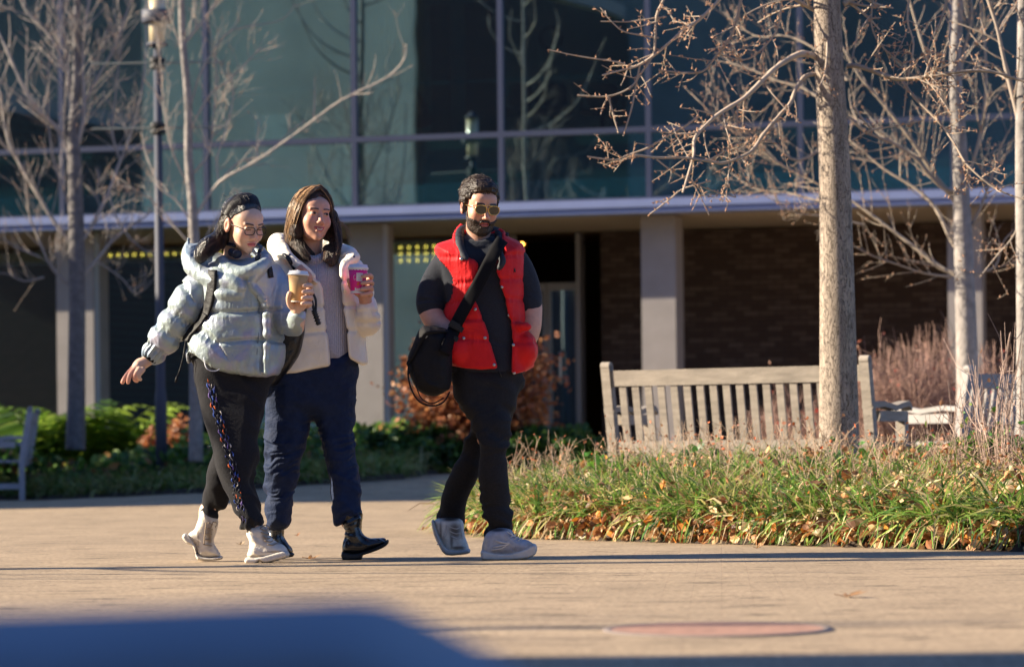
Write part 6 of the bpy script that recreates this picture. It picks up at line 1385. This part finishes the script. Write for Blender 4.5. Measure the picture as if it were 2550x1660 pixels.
    # green broad leaves among the grass (in front of the trunk and at the right edge)
    mb = MB(); GR = pick([(.05, .14, .03), (.08, .22, .04), (.14, .30, .04), (.03, .09, .03)])
    P = []
    for px_, py_, d_, r_, n_ in ((2085, 1150, 16.8, .14, 60), (1990, 1165, 16.9, .10, 30), (1735, 1120, 17.6, .07, 18), (2150, 1165, 16.8, .1, 26), (1480, 1140, 17.6, .08, 16)):
        c = W(px_, py_, d_); P.append(c+rg.normal(0, 1, (n_, 3))*np.array([r_*1.3, r_, r_*.35]))
    leaf_litter(mb, np.concatenate(P), .032, rg, GR, .3)
    tag(mb.build('leafy_sprigs', leafm('green_leaf', .35, .45), None), 'dark green broad leaves poking through the grass at the foot of the trunk', 'leaves', kind='stuff')
def twig_shrub(name, label, c, w, h, n, rg, col, leafcols, nl, d=.6, group=None, lsize=.02, tilt=.5, rr=.004):
    o = empty(name, c, label, 'shrub', group); mb = MB(); tips = []
    for k in range(n):
        a = rg.uniform(0, 6.283); r = rg.uniform(0, 1)**.6; b = c+np.array([math.cos(a)*r*w*.35, math.sin(a)*r*d*.35, 0]); t = c+np.array([math.cos(a)*r*w*.55+rg.normal(0, .06*w), math.sin(a)*r*d*.55, h*rg.uniform(.6, 1.05)*(1-.35*r*r)])
        m_ = (b+t)/2+rg.normal(0, .05*h, 3); P = catmull([b, m_, t], 3, False); cc = np.array(col)*rg.uniform(.5, 1.5); mb.tube(P, np.linspace(rr, rr*.4, len(P)), 4, cap=False, c=cc)
        for j in range(5):
            u = rg.uniform(.3, .95); q = P[int(u*(len(P)-1))]; e = q+rg.normal(0, .09*h, 3)+np.array([0, 0, .08*h]); mb.tube([q, (q+e)/2+rg.normal(0, .01, 3), e], [rr*.6, rr*.5, rr*.3], 3, cap=False, c=cc)
            tips.append(e)
    mb.build('stems', leafm('shrub_stem_'+name, .05, .75), o)
    if nl:
        tips = np.array(tips); P = tips[rg.integers(0, len(tips), nl)]+rg.normal(0, .02, (nl, 3)); mb = MB(); leaf_litter(mb, P, lsize, rg, pick(leafcols), .6); mb.build('leaves', leafm('shrub_leaf_'+name, .35, .5), o)
    return o
def leaf_bush(name, label, c, w, h, d, n, rg, cols, ls=.05, group=None, cat='shrub'):
    """leaf clumps spread through an uneven crown"""
    o = empty(name, c, label, cat, group); mb = MB()
    nc = max(10, n//45); cl = rg.normal(0, 1, (nc, 3)); cl /= np.linalg.norm(cl, axis=1, keepdims=True); cl *= rg.uniform(.45, 1.0, (nc, 1)); ctr = c+cl*np.array([w/2, d/2, h*.43])+np.array([0, 0, h*.5]); P = ctr[rg.integers(0, nc, n)]+rg.normal(0, 1, (n, 3))*np.array([w, d, h])*.075; P[:, 2] = np.maximum(P[:, 2], c[2]+.02)
    leaf_litter(mb, P, ls, rg, pick(cols), .5); mb.build('foliage', leafm('foliage_'+name, .4, .5), o)
    mb = MB()
    for k in range(7): q = ctr[rg.integers(0, nc)]; mb.tube([c+rg.normal(0, .02, 3)*[1, 1, 0], (c+q)/2+rg.normal(0, .03, 3), q], [.012, .008, .004], 5, cap=False)
    mb.build('stem', mat('shrub_wood', (.12, .08, .06), .8), o); return o
def fern(c, n, L, rg, mb, cols):
    for k in range(n):
        a = rg.uniform(0, 6.283); d = np.array([math.cos(a), math.sin(a), 0]); t = np.linspace(0, 1, 12); Ln = L*rg.uniform(.7, 1.2); P = c+d*(t*Ln*.75)[:, None]+np.array([0, 0, 1.])*(Ln*(1.1*t-.62*t**2.2))[:, None]
        cc = cols(rg, 1)[0]; mb.tube(P, np.linspace(.004, .0015, 12), 3, cap=False, c=cc); s = np.cross(d, [0, 0, 1.])
        for i in range(1, 12):
            w = Ln*.26*math.sin(min(1, t[i]*1.1+.12)*math.pi*.92)+.012
            for sg in (-1, 1):
                e = P[i]+sg*s*w+d*w*.35-np.array([0, 0, w*.25]); m_ = (P[i]+e)/2; q = (P[min(i+1, 11)]-P[i-1])*.28; mb.add([P[i]-q*.4, P[i]+q*.4, m_+q*.45, e, m_-q*.45], [[0, 1, 2, 4]], [[4, 2, 3]], c=cc*rg.uniform(.7, 1.3))
def build_left_beds():
    rg = np.random.default_rng(27)
    LB = np.array([Gp(-700, 1246)[:2], Gp(0, 1244)[:2], Gp(300, 1237)[:2], Gp(500, 1228)[:2], Gp(650, 1216)[:2], Gp(830, 1203)[:2], Gp(1000, 1192)[:2], Gp(1130, 1177)[:2], Gp(1235, 1172)[:2], (.9, 39.5), (2.2, 39.0), (2.2, 41), (-12, 44), (-14, 38)])
    def zf(x, y): return ground_z(x, y)
    X, Y = np.meshgrid(np.arange(-13, 2.6, .15), np.arange(29, 42, .15), indexing='ij'); ins = (poly_sd(LB, X.ravel(), Y.ravel()) < .05).reshape(X.shape); Z = np.where(ins, zf(X, Y)+.05, -.05); ny = X.shape[1]
    V = np.stack([X, Y, Z], -1).reshape(-1, 3); i = np.arange(X.shape[0]-1)[:, None]*ny+np.arange(ny-1)[None]; q = np.stack([i, i+ny, i+ny+1, i+1], -1).reshape(-1, 4)
    tag(mesh_np('soil', V, q[ins.ravel()[q].any(1)], MATS['soil']), kind='structure')
    inb = lambda x, y: (poly_sd(LB, x, y) < -.05)
    mb = MB(); b = scatter_in(rg, 2600, -7, 2, 29.5, 39, lambda x, y: inb(x, y) & (poly_sd(LB, x, y) > -1.3) & (np.abs(x) < y*.18+.3)); blades(mb, np.column_stack([b, zf(b[:, 0], b[:, 1])+.04]), 9, .30, rg, w=.010, cols=pick([(.08, .16, .03), (.14, .22, .04), (.26, .30, .08), (.30, .26, .12)]), lean=1.0, seg=4)
    tag(mb.build('grass', MATS.get('x') or leafm('edge_grass', .25, .5), None), 'low dark green grass strip edging the left bed behind the women', 'grass', kind='stuff')
    gm = leafm('ground_ivy', .4, .5); mb = MB()
    b = scatter_in(rg, 20000, -7.5, 2, 30, 39.5, lambda x, y: inb(x, y) & (poly_sd(LB, x, y) < -.7) & (np.abs(x) < y*.185+.3)); hh = .10+.75*fbm(np.stack([b[:, 0]*1.6, b[:, 1]*1.6, b[:, 0]*0], 1), 3)*rg.uniform(.2, 1.0, len(b))
    leaf_litter(mb, np.column_stack([b, zf(b[:, 0], b[:, 1])+hh]), .055, rg, pick([(.06, .14, .03), (.10, .20, .03), (.20, .31, .05), (.04, .09, .03), (.36, .19, .08), (.30, .32, .07)], [.26, .24, .14, .2, .08, .08]), .4)
    tag(mb.build('ground_cover', gm, None), 'leafy green ground cover filling the left bed below the building', 'ground cover', kind='stuff')
    # ferns
    FC = pick([(.09, .18, .03), (.16, .27, .03), (.24, .34, .05), (.06, .12, .03)])
    fm = leafm('fern_frond', .45, .5)
    for px_, py_, L, lab in ((40, 1075, 1.2, 'fern clump at the left edge behind the bench'), (130, 1060, 1.5, 'bright fern left of the grey tree trunk'), (245, 1050, 1.5, 'tall bright fern right of the grey tree trunk'), (320, 1060, 1.0, 'small arching fern left of the lamp post'), (-60, 1080, 1.1, 'fern mostly beyond the left edge'), (560, 1075, .8, 'low fern behind the legs of the woman in silver')):
        c = W(px_, py_, 35.3); c[2] = .22; o = empty('fern', c, lab, 'fern', 'ferns in the left bed'); mb = MB(); fern(c, 17, L, rg, mb, FC); mb.build('fronds', fm, o)
    OC = [(.42, .16, .06), (.34, .12, .05), (.5, .24, .10), (.22, .09, .05)]
    c = W(1190, 1035, 33.5); c[2] = .2; leaf_bush('copper_shrub', 'round copper-leaved shrub behind the man in the red vest', c, 1.7, 1.75, 1.2, 9000, rg, OC, .042)
    for px_, w, h, cols, lab in ((430, .7, .75, OC, 'small orange-leaved shrub between the lamp post and the white-barked tree'), (905, .8, .55, [(.30, .08, .04), (.4, .2, .1), (.2, .1, .05)], 'low russet shrub right of the woman in white'), (660, .7, .5, [(.1, .2, .03), (.2, .28, .05)], 'low green shrub behind the two women')):
        c = W(px_, 1080, 33.8); c[2] = .18; leaf_bush('shrub', lab, c, w, h, .6, 700, rg, cols, .045, 'low shrubs in the left bed')
    for px_, lab in ((985, 'dark green shrub left of the copper one'), (1070, 'dark green shrub just in front of the copper one'), (1290, 'dark green shrub right of the man, before the doors'), (1400, 'low dark green shrub in front of the entrance doors')):
        c = W(px_, 1100, 33.2); c[2] = .15; leaf_bush('green_shrub', lab, c, .95, .62, .7, 1300, rg, [(.03, .08, .02), (.06, .14, .02), (.10, .2, .03)], .05, 'dark green shrubs by the path')
def build_right_shrubs():
    rg = np.random.default_rng(33)
    for px_, d_, w, h, n, lab in ((2230, 25, 1.15, 1.3, 380, 'dense rusty-brown twiggy shrub right of the thick trunk'), (2330, 26, 1.25, 1.45, 400, 'tallest rusty-brown shrub with a few red leaves, behind the far bench'), (2160, 26.5, 1.0, 1.05, 240, 'low rusty shrub directly right of the thick trunk'), (1985, 27, 1.1, 1.0, 150, 'rusty shrub with red leaves showing over the bench back'), (2470, 25, 1.2, 1.25, 300, 'rusty shrub at the right edge behind the pale bench')):
        c = W(px_, 1050, d_); c[2] = .1; twig_shrub('twiggy_shrub', lab, c, w, h, n, rg, (.30, .18, .14), [(.55, .04, .03), (.35, .12, .08), (.3, .15, .1)], 130, group='rusty shrubs behind the bench')
    for px_, d_, w, h, n, lab in ((2440, 16.2, .7, .72, 48, 'bare tangled twigs in front of the pale bench'), (2540, 15.8, .7, 1.0, 60, 'tall bare twigs at the right edge of the bed'), (2350, 17, .8, .42, 40, 'low bare twigs between the trunk and the pale bench')):
        c = W(px_, 1150, d_); c[2] = .15; twig_shrub('bare_shrub', lab, c, w, h, n, rg, (.36, .25, .20), [(.10, .25, .03), (.2, .3, .04), (.4, .2, .1)], 24, group='bare twiggy shrubs in the right bed', rr=.0032)
    c = W(2470, 1120, 16.4); c[2] = .2; leaf_bush('green_shrub', 'fresh green leafy shrub at the right edge of the bed', c, .8, .36, .5, 420, rg, [(.06, .18, .02), (.12, .28, .03), (.2, .36, .04)], .038)
# ------------------------------------------------------------------ furniture
def bench(name, label, back_left, back_right, ztop, zg, m, seat_dir=1, group=None):
    """slatted garden bench; plan points are the back posts' feet; seen from behind when seat_dir=1"""
    a = np.array(back_left, float); b = np.array(back_right, float); u = (b-a)/np.linalg.norm(b-a); n = np.array([-u[1], u[0]])*seat_dir; L = np.linalg.norm(b-a)
    M = np.eye(4); M[:2, 0] = u; M[:2, 1] = n; M[:2, 3] = a; M[2, 3] = zg
    o = empty(name, (*((a+b)/2), zg), label, 'bench', group); Hh = ztop-zg; tl = .17  # recline
    def seg(nm, x0, x1, P, th, extra=None):
        """bar whose profile follows (y,z) points"""
        mb = MB()
        for (y0, z0), (y1, z1) in zip(P[:-1], P[1:]):
            V = []
            for x in (x0, x1):
                for (y, z) in ((y0, z0), (y1, z1)):
                    for k in (0, th): V.append(M[:3, :3]@np.array([x, y+k, z])+M[:3, 3])
            V = np.array(V); mb.add(V, [[0, 2, 3, 1], [4, 5, 7, 6], [0, 4, 6, 2], [1, 3, 7, 5], [0, 1, 5, 4], [2, 6, 7, 3]])
        return mb
    yb = lambda z: -tl*max(0, z-.42)
    for x in (0, L-.065):
        mb = seg('leg', x, x+.065, [(0, 0), (0, .42), (yb(Hh-.02), Hh-.02)], .06)
        c = M[:3, :3]@np.array([x, yb(Hh)+.003, Hh-.025])+M[:3, 3]; mb.tube([c+M[:3, 1]*.028, c+M[:3, 1]*.028+M[:3, 0]*.065], .03, 12); mb.build('leg', m, o)
        mb = MB(); mb.box(x, x+.06, .50, .56, 0, .62, M); mb.build('leg', m, o)
        P = [(yb(.64), .64), (.15, .655), (.35, .63), (.47, .65), (.56, .66), (.60, .63)]; mb = MB()
        for (y0, z0), (y1, z1) in zip(P[:-1], P[1:]):
            V = np.array([M[:3, :3]@np.array([xx, y, z+k])+M[:3, 3] for xx in (x-.004, x+.072) for (y, z) in ((y0, z0), (y1, z1)) for k in (0, .035)]); mb.add(V, [[0, 2, 3, 1], [4, 5, 7, 6], [0, 4, 6, 2], [1, 3, 7, 5], [0, 1, 5, 4], [2, 6, 7, 3]])
        mb.box(x+.006, x+.062, .1, .55, .56, .628, M); mb.build('armrest', m, o)
    mb = seg('r', .067, L-.067, [(yb(Hh-.16)+.012, Hh-.16), (yb(Hh-.055)+.012, Hh-.055)], .035); mb.build('top_rail', m, o)
    mb = seg('r', .067, L-.067, [(.012, .36), (yb(.45)+.012, .45)], .035); mb.build('lower_rail', m, o)
    mb = MB(); k = 0; x = .067+.05
    while x < L-.14:
        s_ = seg('s', x, x+.052, [(yb(.452)+.02, .452), (yb(Hh-.162)+.02, Hh-.162)], .018); mb.add(s_.v[0], s_.q[0]); x += .097
    mb.build('backrest', m, o)
    mb = MB()
    for i in range(6): mb.box(.067, L-.067, .06+i*.082, .06+i*.082+.065, .40, .425, M)
    mb.build('seat', m, o)
    mb = MB(); mb.box(.067, L-.067, .505, .54, .33, .398, M); mb.box(.01, .05, .06, .5, .12, .18, M); mb.box(L-.05, L-.01, .06, .5, .12, .18, M); mb.build('stretcher', m, o)
    return o
def build_furniture():
    tk = mat('weathered_teak', (.28, .24, .20), .8, var=.22, varscale=5, bump=[(40, .35)], stretch=(1, 1, 6)); tk2 = mat('pale_teak', (.34, .32, .31), .75, var=.12, varscale=6); tk3 = mat('grey_teak', (.36, .34, .36), .8, var=.12, varscale=6)
    zg = .10; l = W(1513, 1110, 20.15); r = W(2178, 1110, 19.15)
    bench('park_bench', 'grey slatted wooden bench seen from behind, half hidden by the thick trunk', l[:2], r[:2], W(1515, 905, 20.3)[2], zg, tk)
    l = W(2388, 1000, 22.0); r = W(2760, 1000, 23.6); bench('park_bench', 'pale sunlit wooden bench at the right edge behind bare twigs', l[:2], r[:2], W(2330, 920, 23.0)[2], .1, tk2)
    # left bench faces right, seen from its end
    q = Gp(62, 1245); n_ = np.array([-1.95, -.45]); bench('park_bench', 'shaded grey wooden bench cut off by the left edge', (q[0]+.0, q[1]+.0), (q[0]-.2, q[1]+1.75), W(95, 1012, q[1])[2], 0, tk3, seat_dir=1)
    # lamp post
    d = 32.; s = d/F; b0 = W(397, 1190, d); b0[2] = .05; top = W(393, 110, d); pm = mat('post_slate', (.06, .065, .09), .6, spec=.3); b0[0] = W(397, 640, d)[0]; x, y = b0[0], b0[1]
    o = empty('street_lamp', b0, 'slate-grey lamp post with a lantern head, left of the women', 'street lamp')
    mb = MB(); z1 = W(397, 1000, d)[2]; zt = top[2]; mb.lathe([(0, 0), (15*s, 0), (15*s, z1), (14*s, z1+.03), (11.5*s, z1+.10), (9.5*s, zt), (0, zt)], (x, y, b0[2]), 20); mb.build('post', pm, o, True)
    for k, py_ in enumerate((320, 158)):
        z = W(397, py_, d)[2]; mb = MB(); mb.lathe([(10*s, z-.07), (20*s, z-.05), (20*s, z-.02), (13*s, z-.01), (13*s, z+.01), (20*s, z+.02), (20*s, z+.05), (10*s, z+.07)], (x, y, 0), 12); c_ = mb.build('collar', mat('black_iron', (.01, .01, .012), .5), o)
        mb = MB(); mb.tube([(x-165*s, y, z), (x+165*s, y, z+.01)], .010, 6); mb.build('banner_arm', mat('arm_grey', (.22, .24, .22), .5), o)
    z0 = W(397, 108, d)[2]; z2 = W(397, 58, d)[2]; z3 = W(397, 27, d)[2]; z4 = W(397, -30, d)[2]
    mb = MB(); mb.lathe([(0, z0-.03), (26*s, z0-.03), (26*s, z0), (19*s, z0+.01)], (x, y, 0), 24); mb.build('lantern_base', pm, o, True); mb = MB(); mb.lathe([(20*s, z2), (37*s, z2), (38*s, z2+.004), (38*s, z3), (37*s, z3+.002), (20*s, z3)], (x, y, 0), 24); mb.build('lantern_band', pm, o, True); mb = MB(); mb.lathe([(0, z4+.1), (20*s, z4+.02), (30*s, z4), (0, z4-.01)], (x, y, 0), 24); mb.build('lantern_cap', pm, o, True)
    gm = mat('lantern_glass', (.62, .52, .34), .25, spec=.6, trans=0, coat=.5); mb = MB(); mb.lathe([(0, z0), (19*s, z0), (20*s, z2), (20*s, z4), (0, z4)], (x, y, 0), 24); mb.build('lantern', gm, o, True)
    # loose leaves on the paving
    rg = np.random.default_rng(77); lm = leafm('dry_leaf_single', .15, .6)
    for px_, py_, sz, lab in ((1052, 1320, .075, 'brown oak leaf on the paving left of the man'), (600, 1357, .05, 'brown leaf behind the boots of the woman in silver'), (772, 1392, .075, 'tan leaf on the paving between the two women'), (2110, 1487, .09, 'pale leaf lying in the foreground paving on the right'), (1885, 1366, .04, 'small leaf just in front of the grass bed'), (795, 1218, .08, 'leaf on the path near the left bed'), (740, 1335, .03, 'tiny leaf between the walkers')):
        c = Gp(px_, py_); o = empty('fallen_leaf', c, lab, 'leaf', 'single leaves on the paving'); mb = MB()
        cc = np.array([(.30, .13, .05), (.36, .20, .09), (.45, .33, .2)][rg.integers(3)])
        for k in range(5):      # lobes
            a = (k-2)*.75+rg.normal(0, .1); dv = np.array([math.cos(a), math.sin(a)*.8, 0]); pv = np.array([-dv[1], dv[0], 0]); hh = rg.uniform(.008, .03)
            mb.add([c+[0, 0, .004], c+dv*sz*.35+pv*sz*.16+[0, 0, hh*.6], c+dv*sz*rg.uniform(.6, .9)+[0, 0, hh], c+dv*sz*.35-pv*sz*.16+[0, 0, hh*.4]], [[0, 3, 2, 1]], c=cc*rg.uniform(.7, 1.3))
        mb.tube([c+[0, 0, .004], c+np.array([-sz*.5, 0, .012])], .0015, 4, c=cc); mb.build('blade', lm, o)
base_mats()
make_camera_light()
build_ground(); build_building(); build_offscreen(); build_trees(); build_right_bed(); build_left_beds(); build_right_shrubs(); build_furniture()
if not globals().get('NOPEOPLE'):
    build_man(); build_silver(); build_white()
print('script', round(time.time()-T0, 1))
